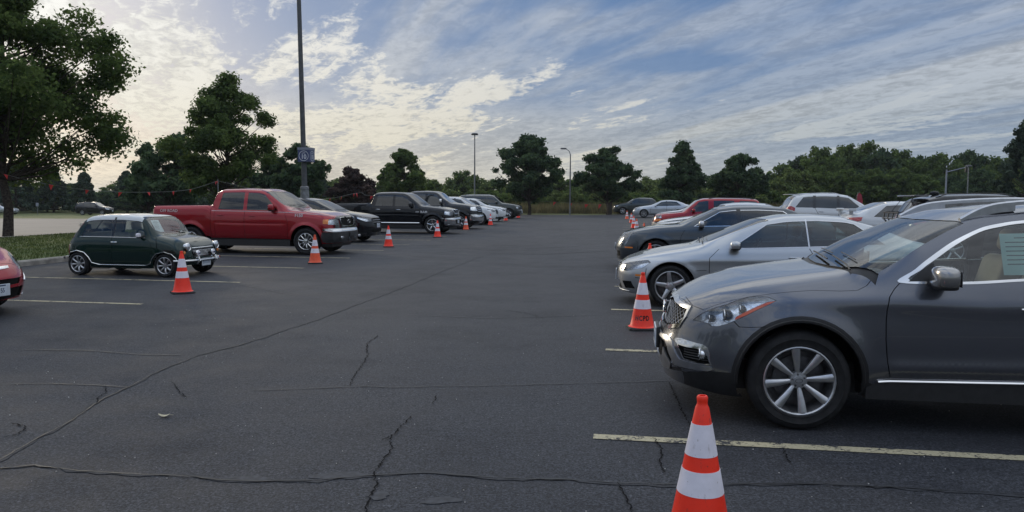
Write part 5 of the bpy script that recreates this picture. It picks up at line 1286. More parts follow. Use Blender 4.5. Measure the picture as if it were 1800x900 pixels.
# silver coupe: near front wheel at (2.35, 11.5)
o = sedan_spec(SILVER, L=4.64, wb=2.715, W=.87, H=1.41, fo=.80, R_=.318)
o.update(rr=.225, top=[(-.80, .60), (-.70, .685), (-.45, .765), (-.1, .835), (.20, .885), (.38, .92), (.44, .935), (.88, 1.14), (1.32, 1.325), (1.70, 1.395), (2.1, 1.41), (2.5, 1.385), (2.9, 1.27), (3.3, 1.10), (3.5, 1.04), (3.74, 1.00), (3.84, .93)],
  belt=[(-.8, .54), (-.5, .66), (-.1, .755), (.3, .82), (.6, .865), (1.5, .895), (2.4, .93), (3.3, .97), (3.84, .88)], sill=[(-.80, .19), (-.4, .17), (.4, .19), (2.3, .20), (3.3, .24), (3.84, .30)],
  glass=(.88, 1.40, 2.62, 3.02), gq=.82, gdz=-.012, pillars=[(1.98, 1.95, .020, M['satin'])], gtrim=M['satin'], screen=(.44, 1.34), rscreen=(3.28, 2.62), rim_style=STAR5,
  seams=[[(.60, .30), (.56, .50), (.56, .75), (.70, .885)], [(1.98, .30), (2.02, .5), (2.04, .80), (1.98, .91)], [(-.38, .42), (-.36, .58)], [(.36, .56), (.52, .57)]],
  tseams=[[(-.70, 0), (-.66, .40), (-.50, .56), (0, .70), (.50, .74)]],
  lamps=[('headlight', 'mix', [('f', .44, .535), ('f', .46, .62), ('f', .58, .655), ('s', -.34, .70), ('s', -.30, .665), ('s', -.42, .58), ('f', .62, .52)], *LENS),
         ('turn_lamp', 'side', [(-.52, .455), (-.37, .455), (-.37, .485), (-.52, .485)], M['amber'], -.003, None), ('tail_lamp', 'mix', [('r', .50, .75), ('r', .50, .88), ('s', 3.55, .92), ('s', 3.6, .78)], M['redlens'], -.003, None)],
  front=[('grille', 'front', [(0, .625), (.34, .615), (.28, .49), (0, .47)], M['dark'], .03), ('air_intake', 'front', [(0, .36), (.42, .36), (.46, .24), (0, .22)], M['dark'], .03), ('fog_lamp_bay', 'front', [(.52, .36), (.70, .37), (.72, .26), (.56, .25)], M['dark'], .03)],
  slats=[([.51, .54, .57, .60], 0, .30, .006, M['chrome'], 'grille_bar'), ([.21], 0, .62, .012, SILVER, 'splitter')],
  beads=[('side', [(-.52, .43), (-.40, .43)], .006, M['black'], 'bumper_strip', .0)],
  mirror=(.90, .90, None, (.075, .10, .065)), handles=[(1.78, .775)], handlemat=SILVER, plate=(.815, .42), cabin=dict(rows=[(1.62, (.36, -.36)), (2.45, (.34, -.34))], dash=.95, dz=.88, zf=.26), wipers=(.46, .62, .02), glassmat=M['glassblue'], grid=.05, lipr=.006)
c, _ = vehicle('parked_coupe', 'silver two-door coupe with star-shaped five-spoke wheels, second car on the right', 'car', 2.50, 12.28, PI - R(8.5), GR, o, 0)
o = sedan_spec(NAVY, L=4.99, wb=2.956, W=.925, H=1.50, fo=.92, R_=.345, hood=.10)
o.update(belt=[(-.92, .70), (-.5, .86), (0, .94), (.6, .985), (1.5, 1.01), (2.7, 1.04), (3.6, 1.06), (4.07, 1.0)], screen=(.55, 1.30),
  lamps=[('headlight', 'mix', [('f', .54, .58), ('f', .52, .84), ('f', .70, .88), ('s', -.52, .92), ('s', -.55, .82), ('s', -.66, .60), ('f', .74, .56)], *LENS), ('turn_lamp', 'side', [(-.70, .50), (-.52, .50), (-.52, .53), (-.70, .53)], M['amber'], -.003, None)],
  front=[('grille_surround', 'front', [(0, .84), (.42, .82), (.36, .56), (0, .54)], M['chrome'], -.006), ('grille', 'front', [(0, .81), (.38, .79), (.33, .585), (0, .57)], M['dark'], .03), ('air_intake', 'front', [(0, .42), (.60, .42), (.60, .30), (0, .28)], M['dark'], .03)],
  slats=[([.62, .66, .70, .74, .78], 0, .34, .007, M['chrome'], 'grille_bar')], gtrim=M['chrome'], glassmat=M['glassdk2'], mirror=(.98, 1.02, M['satin'], (.06, .10, .08)), wipers=(.52, .62, .02), plate=(.93, .50), lipr=.006, grid=.06,
  cabin=dict(rows=[(1.6, (.36, -.36)), (2.6, (0,))], dash=.95, dz=.95, zf=.34))
right('parked_sedan', 'dark slate blue sedan with a chrome eggcrate grille, behind the silver coupe', 'car', 2.50, 18.5, o)
o = sedan_spec(LSILV, L=4.8, wb=2.8, W=.91, H=1.55, fo=.95, R_=.33, hood=.06, grid=.09, glassmat=M['glassdk2'], wipers=(.52, .6, .02), gtrim=M['satin'], lipr=.006)
right('parked_sedan', 'pale silver sedan whose arched roof shows over the slate blue sedan', 'car', 4.3, 24.6, o)
o = sedan_spec(WHITE, L=4.7, wb=2.75, W=.90, H=1.44, fo=.95, R_=.32, hood=.06, far=True, grid=.12, wipers=(.52, .6, .02), lipr=.006)
right('parked_sedan', 'white sedan whose bonnet shows between the silver sedan and the red suv', 'car', 5.3, 28.9, o)
o = suv_spec(REDP, L=4.66, wb=2.72, W=.90, H=1.70, fo=.86, R_=.36, hood=.0, far=True, grid=.09)
o.update(lean=.22, screen=(.46, 1.06), top=[(-.86, .90), (-.78, .97), (-.4, 1.03), (0, 1.06), (.38, 1.10), (.46, 1.12), (.75, 1.38), (1.02, 1.62), (1.3, 1.69), (2.0, 1.71), (2.9, 1.70), (3.5, 1.67), (3.68, 1.60), (3.76, 1.12), (3.80, .98)], glass=(.72, 1.10, 3.50, 3.56), pillars=[(1.60, 1.60, .22, None), (2.55, 2.70, .22, None)], rails=(1.5, 3.4, .58, M['black']),
  clad=.34, cladmat=M['black'], lamps=[('headlight', 'mix', [('f', .52, .80), ('f', .52, .93), ('s', -.50, .95), ('s', -.50, .82)], *LENS), ('turn_lamp', 'mix', [('f', .56, .68), ('f', .56, .77), ('s', -.52, .78), ('s', -.52, .69)], M['amber'], -.004, None)],
  front=[('grille', 'front', [(0, .93), (.48, .92), (.48, .70), (0, .69)], M['dark'], .03), ('bumper_trim', 'front', [(0, .62), (.95, .62), (.95, .42), (0, .42)], M['satin'], -.02)], tail=(.22, 4), bands=[('side', [(-.80, .62), (3.70, .62), (3.70, .66), (-.80, .66)], 'rub_strip', M['gloss'], -.010)])
right('parked_suv', 'red boxy suv with a black roof rack in the right row', 'car', 6.25, 34.3, o)
o = sedan_spec(WHITE, L=4.75, wb=2.78, W=.90, H=1.47, fo=.93, R_=.33, hood=.05, far=True, grid=.14, lipr=.006)
right('parked_sedan', 'white sedan half hidden between the red suv and the silver sedan', 'car', 8.15, 44.5, o)
o = sedan_spec(LSILV, L=4.82, wb=2.8, W=.91, H=1.47, fo=.95, R_=.335, hood=.06, far=True, grid=.10, rim_style=TWIN, lipr=.006)
right('parked_sedan', 'silver sedan farthest along the right row, its whole front wheel in view', 'car', 10.15, 65.0, o)
o = suv_spec(GREENG, L=4.5, H=1.68, far=True, grid=.16); right('parked_suv', 'grey-green suv beyond the end of the right row, beside the wooden post', 'car', 10.2, 78.0, o, 'cars beyond the two rows', R(4))
# the row that shows its tails
GO = 'cars of the next row, tails towards the aisle'
def tail(name, label, tx, ty, o, rz=TH_R):
    d = o['x1']; return vehicle(name, label, 'car', tx + d * math.cos(rz), ty - d * math.sin(rz), -rz, GO, o, rise(tx + 1, ty))
o = suv_spec(WHITE, L=4.65, wb=2.70, H=1.74, far=True, grid=.09, clad=.46); o.update(rails=(1.5, 3.2, .60, M['satin']), lamps=o['lamps'][:1] + [('tail_lamp', 'mix', [('r', .50, .98), ('r', .52, 1.10), ('s', 3.32, 1.14), ('s', 3.34, 1.02), ('r', .80, .94)], M['redlens'], -.006, None)],
  glass=(.74, 1.25, 2.98, 3.30), bands=[('rear', [(0, .62), (.7, .62), (.66, .40), (0, .38)], 'rear_valance', M['black'], .0)], rplate=(-3.76, .80))
b, B1 = tail('parked_suv', 'white suv with tinted windows seen from behind its left tail lamp', 11.15, 32.0, o)
mb = MB(); mb.box((-3.38, 0, 1.69), (.30, 1.20, .03)); mb.build('roof_spoiler', [WHITE], b)
o = sedan_spec(WHITE, L=4.55, wb=2.65, W=.90, H=1.48, fo=.92, R_=.325, far=True, grid=.07, lipr=.006)
o.update(top=[(p if p[0] < 3.0 else (p[0], p[1])) for p in o['top']], lamps=o['lamps'][:1] + [('tail_lamp', 'mix', [('r', .42, .86), ('r', .46, .97), ('s', 3.20, 1.00), ('s', 3.24, .89), ('r', .74, .84)], M['redlens'], -.004, None), ('reverse_lamp', 'rear', [(.42, .865), (.44, .955), (.56, .955), (.55, .865)], M['white'], -.008, None)],
  bands=[('rear', [(0, .50), (.72, .50), (.68, .30), (0, .28)], 'rear_valance', M['black'], .0)], rplate=(-3.64, .72))
b, B1 = tail('parked_sedan', 'white sports sedan with a boot spoiler, between the white suv and the black suv', 10.05, 23.6, o)
mb = MB(); mb.rbox((-3.45, 0, 1.225), (.20, 1.36, .035), .015)
for s_ in (1, -1): mb.rbox((-3.46, s_ * .58, 1.14), (.12, .04, .16), .01); mb.rbox((-3.45, s_ * .69, 1.21), (.22, .02, .09), .008)
mb.build('spoiler', [WHITE], b)
o = suv_spec(BLACKP, L=4.75, wb=2.85, W=.95, H=1.76, fo=.92, R_=.37, far=True, grid=.08); o.update(top=[p if p[0] < 3 else p for p in o['top']], rails=(1.4, 3.2, .62, M['gloss']),
  lamps=o['lamps'][:1] + [('tail_lamp', 'mix', [('r', .46, 1.02), ('r', .48, 1.10), ('s', 3.46, 1.16), ('s', 3.50, 1.04), ('r', .80, .98)], M['redlens'], -.006, None)])
b, B1 = tail('parked_suv', 'black suv with a roof spoiler, its tail beside the white sports sedan', 9.9, 19.7, o)
mb = MB(); mb.rbox((-3.52, 0, 1.70), (.34, 1.26, .04), .018); mb.build('roof_spoiler', [M['gloss']], b)
mb = MB(); mb.ball((-3.0, 0, 1.77), (.12, .03, .06), 12, 6); mb.build('antenna_fin', [BLACKP], b)
cr = thing('bicycle_carrier', 'black folded bicycle carrier strapped to the tail of the black suv', 'bike rack', b.location, b.rotation_euler.z)
mb = MB()
for y in (-.38, -.05, .30, .62): mb.tube([(-3.88, y, .98), (-4.0, y, 1.12), (-3.97, y, 1.28), (-3.84, y, 1.30)], .016, 6)
for z, x in ((.98, -3.90), (1.12, -4.01), (1.27, -3.98)): mb.tube([(x, -.45, z), (x, .68, z)], .018, 6)
mb.build('rack_frame', [M['black']], cr)
mb = MB()
for y in (-.3, .5): mb.tube([(-3.86, y, 1.28), (-3.66, y, 1.55), (-3.58, y, 1.70)], .008, 5)
mb.build('strap', [M['black']], cr)
o = sedan_spec(CHAR, L=4.7, H=1.44, far=True, grid=.16); tail('parked_sedan', 'dark sedan left of the white suv, only its roof in view', 17.0, 49.0, o)
o = sedan_spec(SILVER, L=4.5, H=1.42, far=True, grid=.16); tail('parked_sedan', 'grey sedan roof in front of the dark one, left of the white suv', 15.2, 44.2, o)

# ------------------------------------------------------------------ vehicles on the left
# green mini: near wheels at (-6.97, 15.49) and (-8.95, 15.87)
TM = R(-10.9)
o = dict(x0=-.45, x1=2.40, W=.705, wb=1.985, R=.240, Ra=.272, rr=.166, tw=.19, wy=.700, paint=BRG, lean=.22, rim=.90, flare=.004, shoulder=.93, floor=.34, smooth=.035, VL=1.9,
  top=[(-.45, .61), (-.38, .695), (-.2, .765), (0, .81), (.18, .842), (.25, .86), (.38, 1.04), (.50, 1.185), (.62, 1.238), (1.0, 1.268), (1.5, 1.262), (1.76, 1.235), (1.90, 1.165), (2.14, .86), (2.30, .72), (2.40, .62)],
  belt=[(-.45, .53), (-.2, .68), (.1, .745), (.4, .775), (1.8, .785), (2.1, .76), (2.3, .66), (2.40, .56)], sill=[(-.45, .25), (-.2, .20), (.4, .17), (1.6, .17), (2.2, .20), (2.40, .28)],
  nose=(.34, 3.4), tail=(.40, 2.6), nfall=.4, tfall=.5, noseprof=[(0, .10), (.26, .02), (.36, 0), (.62, .03), (.78, .08)], tailprof=[(0, .06), (.35, 0), (.5, 0), (.8, .04)], nsm=3,
  screen=(.225, .54, .10, .04, .05), rscreen=('rear', [(0, .86), (.42, .86), (.38, 1.12), (0, 1.13)]), glass=(.45, .55, 1.80, 1.92), gq=.745, gdz=-.008, pillars=[(1.19, 1.17, .050, M['gloss'])], gtrim=None,
  roofmat=M['roofwhite'], roofx=(.56, 1.84), seams=[[(.31, .22), (.29, .45), (.29, .68), (.44, .775)], [(1.20, .22), (1.20, .785)], [(.14, .48), (.17, .68), (.22, .80)]], lamps=[('tail_lamp', 'side', [(2.24, .42), (2.24, .62), (2.33, .62), (2.33, .42)], M['redlens'], -.008, None)],
  front=[('grille', 'front', [(0, .575), (.36, .565), (.40, .48), (.36, .40), (0, .40)], M['gloss'], .02)], slats=[([.43, .455, .48, .505, .53], 0, .35, .0045, M['satin'], 'grille_bar'), ([.585], 0, .37, .011, M['chrome'], 'grille_moulding')],
  beads=[('side', [(-.36, .28), (-.278, .30), (-.255, .39), (-.17, .47), (0, .514), (.17, .475), (.265, .385), (.315, .285), (.43, .235), (1.50, .232), (1.67, .27), (1.725, .38), (1.82, .475), (1.985, .514), (2.15, .475), (2.25, .375), (2.30, .30)], .010, M['chrome'], 'sill_moulding', .006),
         ('side', [(.44, .790), (1.2, .798), (1.95, .800)], .005, M['chrome'], 'waist_moulding', .003), ('mix', [('s', 2.20, .64), ('s', 2.08, .84), ('s', 1.90, 1.08)], .007, M['chrome'], 'body_seam', .003)],
  rim_style=dict(n=8, hub=.055, w0=.026, w1=.040, dish=-.03, arc=.012), rimmat=M['satin'], lip=False, mirror=(.52, .80, M['white'], (.030, .06, .045)), glassmat=M['glassclear'], glass2=M['glassclear'],
  cabin=dict(rows=[(.92, (.28, -.28)), (1.60, (0,))], dash=.40, dz=.79, zf=.14, mat=M['seat_tan'], sw=-.30), wipers=(.24, .42, -.02), plate=(.485, .285), grid=.04)
x, y = -6.97 + .64 * math.sin(-TM), 15.42 + .64 * math.cos(TM)
mini, B1 = left('parked_mini', 'small dark green two-door classic car with a white roof and chrome trim', 'car', x, y, o, th=TM)
for s_ in (1, -1):
    for (xf, yy, z, r, mt, nm) in ((.415, .50, .612, .084, 'reflector', 'headlight'), (.485, .265, .475, .062, 'white', 'spot_lamp')):
        mb = MB(); mb.lathe([(0, .022), (r * .5, .018), (r * .84, .004)], (xf, s_ * yy, z), 'X', 24); mb.cur = 1
        mb.lathe([(r * .82, .002), (r * .9, .012), (r, .004), (r, -.03), (r * .7, -.10 if nm == 'headlight' else -.05), (0, -.11 if nm == 'headlight' else -.06)], (xf, s_ * yy, z), 'X', 24)
        h = mb.build(nm, [M[mt], M['chrome']], mini)
        if nm == 'spot_lamp':
            mb = MB(); mb.rbox((xf + .024, s_ * yy, z), (.004, .065, .026), .001); mb.build('lamp_emblem', [M['platedark']], h, smooth=False); mb = MB(); mb.tube([(xf - .03, s_ * yy, z - .05), (xf - .05, s_ * yy, .36)], .012, 6); mb.build('lamp_bracket', [M['chrome']], h)
    mb = MB(); mb.lathe([(0, .02), (.030, .01), (.034, 0)], (.38, s_ * .585, .50), 'X', 14); mb.build('indicator_lamp', [M['amber']], mini)
    mb = MB(); mb.tube([(.47, s_ * .30, .27), (.53, s_ * .30, .33), (.51, s_ * .30, .41)], [.026, .030, .018], 8); mb.build('bumper_overrider', [M['chrome']], mini)
mb = MB(); P = [(.50 - .12 * (abs(t) / .66) ** 3, t, .335) for t in [(-.68 + 1.36 * i / 20) for i in range(21)]]; mb.tube([(P[0][0] - .16, P[0][1], .335)] + P + [(P[-1][0] - .16, P[-1][1], .335)], .028, 8); mb.build('front_bumper', [M['chrome']], mini)
mb = MB(); P = [(-2.44 + .12 * (abs(t) / .66) ** 3, t, .36) for t in [(-.66 + 1.32 * i / 16) for i in range(17)]]; mb.tube(P, .028, 8); mb.build('rear_bumper', [M['chrome']], mini)
sheet(mini, (-.435, -.27, 1.02), (0, 1, 0), (-.40, 0, .70), .25, .28, M['paperw'])
mb = MB(); mb.rbox((.30, 0, .775), (.03, .10, .012), .004); mb.tube([(.30, -.10, .775), (.30, .10, .775)], .006, 6); mb.build('bonnet_badge', [M['chrome']], mini)
mb = MB(); mb.tube([(-1.05, -.712, .70), (-1.10, -.735, .70), (-1.17, -.730, .70)], .011, 6); mb.build('door_handle', [M['chrome']], mini)
# red pickup: near front wheel at (-5.81, 21.78)
o = truck_spec(REDP, grid=.06, glassmat=M['glassdk2'], rim_style=dict(n=10, hub=.085, w0=.03, w1=.036, dish=-.02), rimmat=M['chrome'], wipers=(.60, .70, .05), lipr=.008, cabin=dict(rows=[(1.55, (.42, -.42)), (2.4, (0,))], dash=.90, dz=1.22, zf=.72))
o.update(lamps=[('headlight', 'mix', [('f', .58, .87), ('f', .58, 1.02), ('f', .84, 1.02), ('s', -.66, 1.02), ('s', -.62, .88), ('f', .86, .86)], *LENS), ('turn_lamp', 'side', [(-.66, .88), (-.66, 1.01), (-.52, 1.01), (-.52, .89)], M['amber'], -.004, None), ('tail_lamp', 'side', [(4.68, .95), (4.68, 1.28), (4.80, 1.28), (4.80, .95)], M['redlens'], -.004, None)],
  front=[('grille_surround', 'front', [(0, 1.08), (.46, 1.07), (.52, .98), (.44, .82), (0, .80)], M['chrome'], -.008), ('grille', 'front', [(0, 1.06), (.44, 1.05), (.49, .97), (.42, .84), (0, .82)], M['dark'], .03),
         ('bumper_trim', 'front', [(0, .76), (1.1, .76), (1.1, .66), (0, .66)], M['chrome'], -.03), ('front_bumper', 'front', [(0, .655), (1.1, .655), (1.1, .36), (0, .36)], M['cladgrey'], -.03)],
  slats=[], bands=[('side', [(-.95, .36), (-.95, .655), (-.50, .655), (-.46, .52), (-.50, .36)], 'bumper_end', M['cladgrey'], -.004), ('side', [(-.95, .66), (-.95, .76), (-.52, .74), (-.50, .68)], 'bumper_trim', M['chrome'], -.006), ('top', [(-.90, 0), (-.92, .5), (-.84, .80), (-.76, .82), (-.76, 0)], 'bug_deflector', M['gloss'], -.02), ('side', [(.5, .30), (cabx := 2.9, .30), (cabx, .46), (.5, .44)], 'side_step', M['black'], .0)],
  beads=[('side', [(-.60, 1.125), (.5, 1.20), (1.8, 1.225), (2.88, 1.235)], .007, M['satin'], 'pinstripe', .001)], handlemat=REDP)
x, y = -5.81 + .86 * .167, 21.78 + .86 * .986
f1, B1 = left('pickup_truck', 'red crew-cab pickup truck behind the small green car', 'car', x, y, o, th=R(-9.8))
lt = lambda px_, z_, out=0.012: B1.pts('side', [(px_, z_)], out, .1, True)[0]
for txt, xs, z, sz, mt in (('F150', .20, 1.115, .10, M['chrome'])  ,):
    p = lt(xs, z); lettering('badge', txt, sz * 1.2, M['badge'], f1, frame_mtx((p[0], -p[1], z), (1, 0, 0), (0, 0, 1)), .002, .004)
p = lt(4.22, 1.225); lettering('bedside_decal', 'OFF ROAD', .115, M['decal'], f1, frame_mtx((p[0], -p[1], 1.225), (1, 0, 0), (0, 0, 1)), .002, .001)
mb = MB(); mb.tube([(.905, .085 * math.cos(a), .945 + .045 * math.sin(a)) for a in [2 * PI * i / 20 for i in range(20)]], .007, 6, True); mb.build('grille_badge', [M['chrome']], f1)
sheet(f1, (-.90, -.38, 1.50), (0, 1, 0.0), (-.55, 0, .50), .36, .27, M['paperw'])
for s_ in (1, -1): mb = MB(); mb.rbox((.965, s_ * .66, .50), (.03, .15, .07), .02); mb.build('fog_lamp', [M['reflector']], f1)
for s_ in (1, -1): mb = MB(); mb.tube([(.96, s_ * .22, .40), (1.01, s_ * .22, .44), (.98, s_ * .22, .50)], .016, 6); mb.build('tow_hook', [M['gloss']], f1)
mb = MB(); mb.rbox((.985, 0, .56), (.012, .31, .16), .004); mb.build('plate_holder', [M['black']], f1)
# black crossover
o = suv_spec(BLACKP, L=4.6, wb=2.85, W=.91, H=1.63, fo=.88, R_=.36, hood=.02, grid=.07, glassmat=M['glassdk2'], wipers=(.48, .65, .05), rim_style=TWIN, lipr=.008)
o.update(screen=(.45, 1.32), top=[(-.88, .86), (-.78, .94), (-.4, 1.02), (0, 1.07), (.40, 1.12), (.50, 1.14), (.9, 1.34), (1.3, 1.53), (1.7, 1.61), (2.2, 1.63), (2.8, 1.58), (3.3, 1.42), (3.6, 1.16), (3.72, 1.0)], plate=(.895, .62))
left('parked_suv', 'black crossover with a pale number plate between the red pickup and the black pickup', 'car', *(-5.86, 28.75), o)
# black pickup: near front wheel ground (761, 411)
gx, gy = G(761, 411)
o = truck_spec(BLACKP, L=5.82, wb=3.57, W=1.0, H=1.92, fo=.98, R_=.41, cab=2.95, grid=.07, glassmat=M['glassdk2'], rim_style=SPOKE5, rimmat=M['chrome'], wipers=(.60, .7, .05))
o.update(rr=.265, Ra=.475, lamps=[('headlight', 'mix', [('f', .60, .86), ('f', .56, 1.06), ('f', .84, 1.07), ('s', -.58, 1.08), ('s', -.56, .90), ('f', .86, .85)], *LENS)],
  front=[('grille_surround', 'front', [(0, 1.12), (.52, 1.10), (.50, .78), (0, .76)], M['chrome'], -.010), ('grille', 'front', [(0, 1.09), (.48, 1.07), (.46, .81), (0, .79)], M['dark'], .04), ('front_bumper', 'front', [(0, .72), (1.1, .72), (1.1, .40), (0, .40)], M['chrome'], -.03), ('air_intake', 'front', [(0, .64), (.55, .64), (.50, .46), (0, .46)], M['dark'], .02)],
  slats=[([.93], 0, .48, .022, M['chrome'], 'grille_bar'), ([.86, 1.0], 0, .46, .006, M['satin'], 'grille_bar')], bands=[('side', [(-1.0, .40), (-1.0, .72), (-.58, .72), (-.56, .44)], 'front_bumper_end', M['chrome'], -.006)],
  beads=[('side', [(.62, .50), (2.9, .50)], .03, M['chrome'], 'side_step', .02)], handlemat=M['chrome'], mirror=(1.0, 1.29, M['gloss'], (.07, .12, .11)))
r1, B1 = left('pickup_truck', 'black crew-cab pickup truck with chrome handles, grille and bumper', 'car', gx + .15, gy + .87, o)
mb = MB(); mb.tube([(1.0, 0, .80), (1.0, 0, 1.08)], .024, 6); mb.build('grille_bar', [M['chrome']], r1)
p = lt(.40, 1.0); lettering('badge', 'RAM', .15, M['badge'], r1, frame_mtx((p[0], -p[1], 1.0), (1, 0, 0), (0, 0, 1)), .004, .004, 1.15)
p = lt(.72, 1.0); lettering('badge', '1500', .09, M['badge'], r1, frame_mtx((p[0], -p[1], 1.0), (1, 0, 0), (0, 0, 1)), .002, .004)
# dark heavy pickup
o = truck_spec(CHAR, L=6.0, wb=3.7, W=1.02, H=2.02, fo=1.0, R_=.42, cab=2.95, hood=.10, far=True, grid=.12, rimmat=M['chrome'])
o.update(top=[(p[0], p[1] + (.02 if .5 < p[0] < 3 else 0)) for p in o['top']], lamps=[('headlight', 'mix', [('f', .64, .98), ('f', .62, 1.18), ('f', .86, 1.18), ('s', -.60, 1.18), ('s', -.60, 1.0), ('f', .88, .97)], M['reflector'], -.004, None)],
  front=[('grille', 'front', [(0, 1.20), (.58, 1.20), (.56, .88), (0, .86)], M['dark'], .04), ('front_bumper', 'front', [(0, .80), (1.2, .80), (1.2, .46), (0, .44)], M['chrome'], -.03)],
  slats=[([.94, 1.03, 1.12], 0, .55, .022, M['chrome'], 'grille_bar')], bands=[('side', [(-1.1, .46), (-1.1, .80), (-.60, .80), (-.56, .48)], 'front_bumper_end', M['chrome'], -.006), ('front', [(.3, .70), (.8, .70), (.8, .62), (.3, .62)], 'fog_lamp', M['dark'], .0)], mirror=(1.0, 1.42, M['chrome'], (.07, .12, .14)))
left('pickup_truck', 'charcoal heavy pickup truck with a wide chrome bumper behind the black pickup', 'car', -2.65, 42.0, o)
o = suv_spec(WHITE, L=5.0, wb=2.86, W=.98, H=1.75, fo=.95, R_=.38, hood=.05, far=True, grid=.10)
left('parked_suv', 'white suv with a dark grille, first of the two white cars in the left row', 'car', -1.85, 48.6, o)
o = suv_spec(WHITE, L=4.7, wb=2.70, W=.92, H=1.66, fo=.92, R_=.36, far=True, grid=.12)
left('parked_suv', 'white low suv, second of the two white cars in the left row', 'car', -1.25, 55.6, o)
o = truck_spec(GREENG, L=5.3, wb=2.95, W=1.02, H=1.95, fo=.98, R_=.41, cab=4.1, far=True, grid=.12, rimmat=M['chrome'], rim_style=SPOKE5); o.pop('bed'); o['hood'] = 0
o.update(top=[(p[0], min(p[1], 9)) for p in o['top'] if p[0] < 2.2] + [(3.0, 1.95), (3.9, 1.93), (4.15, 1.88), (4.28, 1.30), (4.32, 1.1)], belt=[(-.98, .97), (-.4, 1.12), (0, 1.165), (.6, 1.225), (4.2, 1.28), (4.32, 1.0)], sill=[(-.98, .34), (.5, .40), (4.0, .42), (4.32, .5)], glass=(.86, 1.30, 3.9, 3.95), tail=(.3, 4),
  seams=o['seams'][:2], rscreen=None, pillars=[(1.86, 1.86, .12, None), (2.9, 2.9, .12, None)], rails=(1.6, 3.8, .66, M['satin']))
gx, gy = G(895, 384.5)
left('parked_suv', 'grey-green full-size suv at the far end of the left row', 'car', gx + .1, gy + .9, o)
# red hatchback whose nose enters at the left
o = sedan_spec(CRED, L=4.45, wb=2.70, W=.865, H=1.49, fo=.90, R_=.31, hood=.03, grid=.045)
o.update(nose=(.95, 2.5), top=[(-.90, .64), (-.80, .74), (-.45, .90), (0, 1.02), (.4, 1.12), (.5, 1.14), (1.0, 1.34), (1.4, 1.46), (1.9, 1.49), (2.4, 1.45), (3.0, 1.30), (3.4, 1.15), (3.55, 1.0)], belt=[(-.90, .56), (-.5, .76), (0, .88), (.6, .95), (1.5, .98), (3.0, 1.02), (3.55, .9)],
  noseprof=[(0, .05), (.25, .03), (.38, 0), (.5, .0), (.62, .06), (.8, .17), (1.1, .3)], lamps=[('headlight', 'mix', [('f', .50, .60), ('f', .46, .70), ('f', .52, .79), ('t', -.46, .62), ('s', -.36, .84), ('s', -.40, .74), ('f', .68, .60)], *LENS)],
  front=[('grille', 'front', [(0, .50), (.42, .50), (.36, .42), (0, .41)], M['dark'], .02), ('air_intake', 'front', [(0, .37), (.50, .38), (.44, .24), (0, .22)], M['dark'], .03), ('front_emblem_bar', 'front', [(0, .66), (.26, .665), (.24, .635), (0, .625)], M['chrome'], -.012), ('fog_lamp_bay', 'front', [(.60, .42), (.74, .46), (.76, .30), (.62, .26)], M['dark'], .015)],
  slats=[], beads=[('mix', [('f', .56, .44), ('f', .66, .50), ('f', .76, .555)], .012, M['chrome'], 'fog_trim', .004), ('mix', [('f', .50, .24), ('f', .70, .30)], .012, M['reflector'], 'lower_trim', .0)], plate=None, seams=[], glassmat=M['glassdark'])
o.pop('plate'); pr, _ = left('parked_hatchback', 'cherry red hatchback whose nose enters at the left edge, pale plate', 'car', -7.72, 10.35, o, th=R(-10))
plate(pr, .905, .36, txt='   55'); 
# cars beyond the paler lot
GF = 'cars parked beyond the paler lot'
o = suv_spec(BLACKP, L=4.9, H=1.75, far=True, grid=.2); vehicle('parked_suv', 'dark suv parked beyond the paler lot, above the green car roof', 'car', W(187, 103)[0], 103, R(-4), GF, o, dip(*W(187, 103)))
o = sedan_spec(SILVER, L=4.7, H=1.45, far=True, grid=.2); vehicle('parked_sedan', 'silver sedan parked beyond the paler lot behind the left tree trunk', 'car', W(20, 104)[0], 104, R(-6), GF, o, dip(*W(20, 104)))
# ------------------------------------------------------------------ cones, lamps, bunting, posts
def cone_mats(o1): return [o1, M['white'], M['rubber']]
M['orange'] = plain('cone_orange', (1.0, .032, .008), .38, var=.10, scale=9); M['orange2'] = plain('cone_orange_faded', (.78, .085, .025), .45, var=.18, scale=9); M['rubber'] = plain('cone_base_rubber', (.020, .020, .021), .8, var=.4, scale=20)
M['orange3'] = plain('cone_orange_old', (.68, .040, .02), .5, var=.2, scale=9)
def scuffed(name, col, dirt=(.10, .05, .04), amt=.55, rough=.42):
    def b(m, n, l, out, noise, ramp, mix):
        oi = n('ObjectInfo'); tc = n('TexCoord'); va = n('VectorMath'); va.operation = 'ADD'; l(tc.outputs['Object'], va.inputs[0]); l(oi.outputs['Location'], va.inputs[1]); v = va.outputs[0]
        c = mix(ramp(noise(v, 7, 5, .6), (.3, 0.0), (.7, 1.0)), tuple(x * .86 for x in col), tuple(min(1, x * 1.08) for x in col))
        mp = n('Mapping'); l(v, mp.inputs[0]); mp.inputs['Scale'].default_value = (1, 1, .35)
        c = mix(ramp(noise(mp.outputs[0], 26, 6, .7), (.60, 0.0), (.70, amt)), c, dirt); c = mix(ramp(noise(v, 60, 3, .6), (.68, 0.0), (.72, amt)), c, dirt)
        p = princ(n, Roughness=rough); l(c, p.inputs['Base Color']); l(ramp(noise(v, 12, 4, .6), (.3, rough - .08), (.7, rough + .2)), p.inputs['Roughness']); l(p.outputs[0], out.inputs[0])
    return gmat(name, b)
M['orange'] = scuffed('scuffed_cone_orange', (1.0, .034, .009)); M['orange2'] = scuffed('faded_cone_orange', (.80, .095, .030), amt=.75); M['orange3'] = scuffed('old_cone_orange', (.70, .040, .02), amt=.8); M['band'] = scuffed('scuffed_white_sheeting', (.76, .73, .80), (.32, .27, .26), .6, .5)
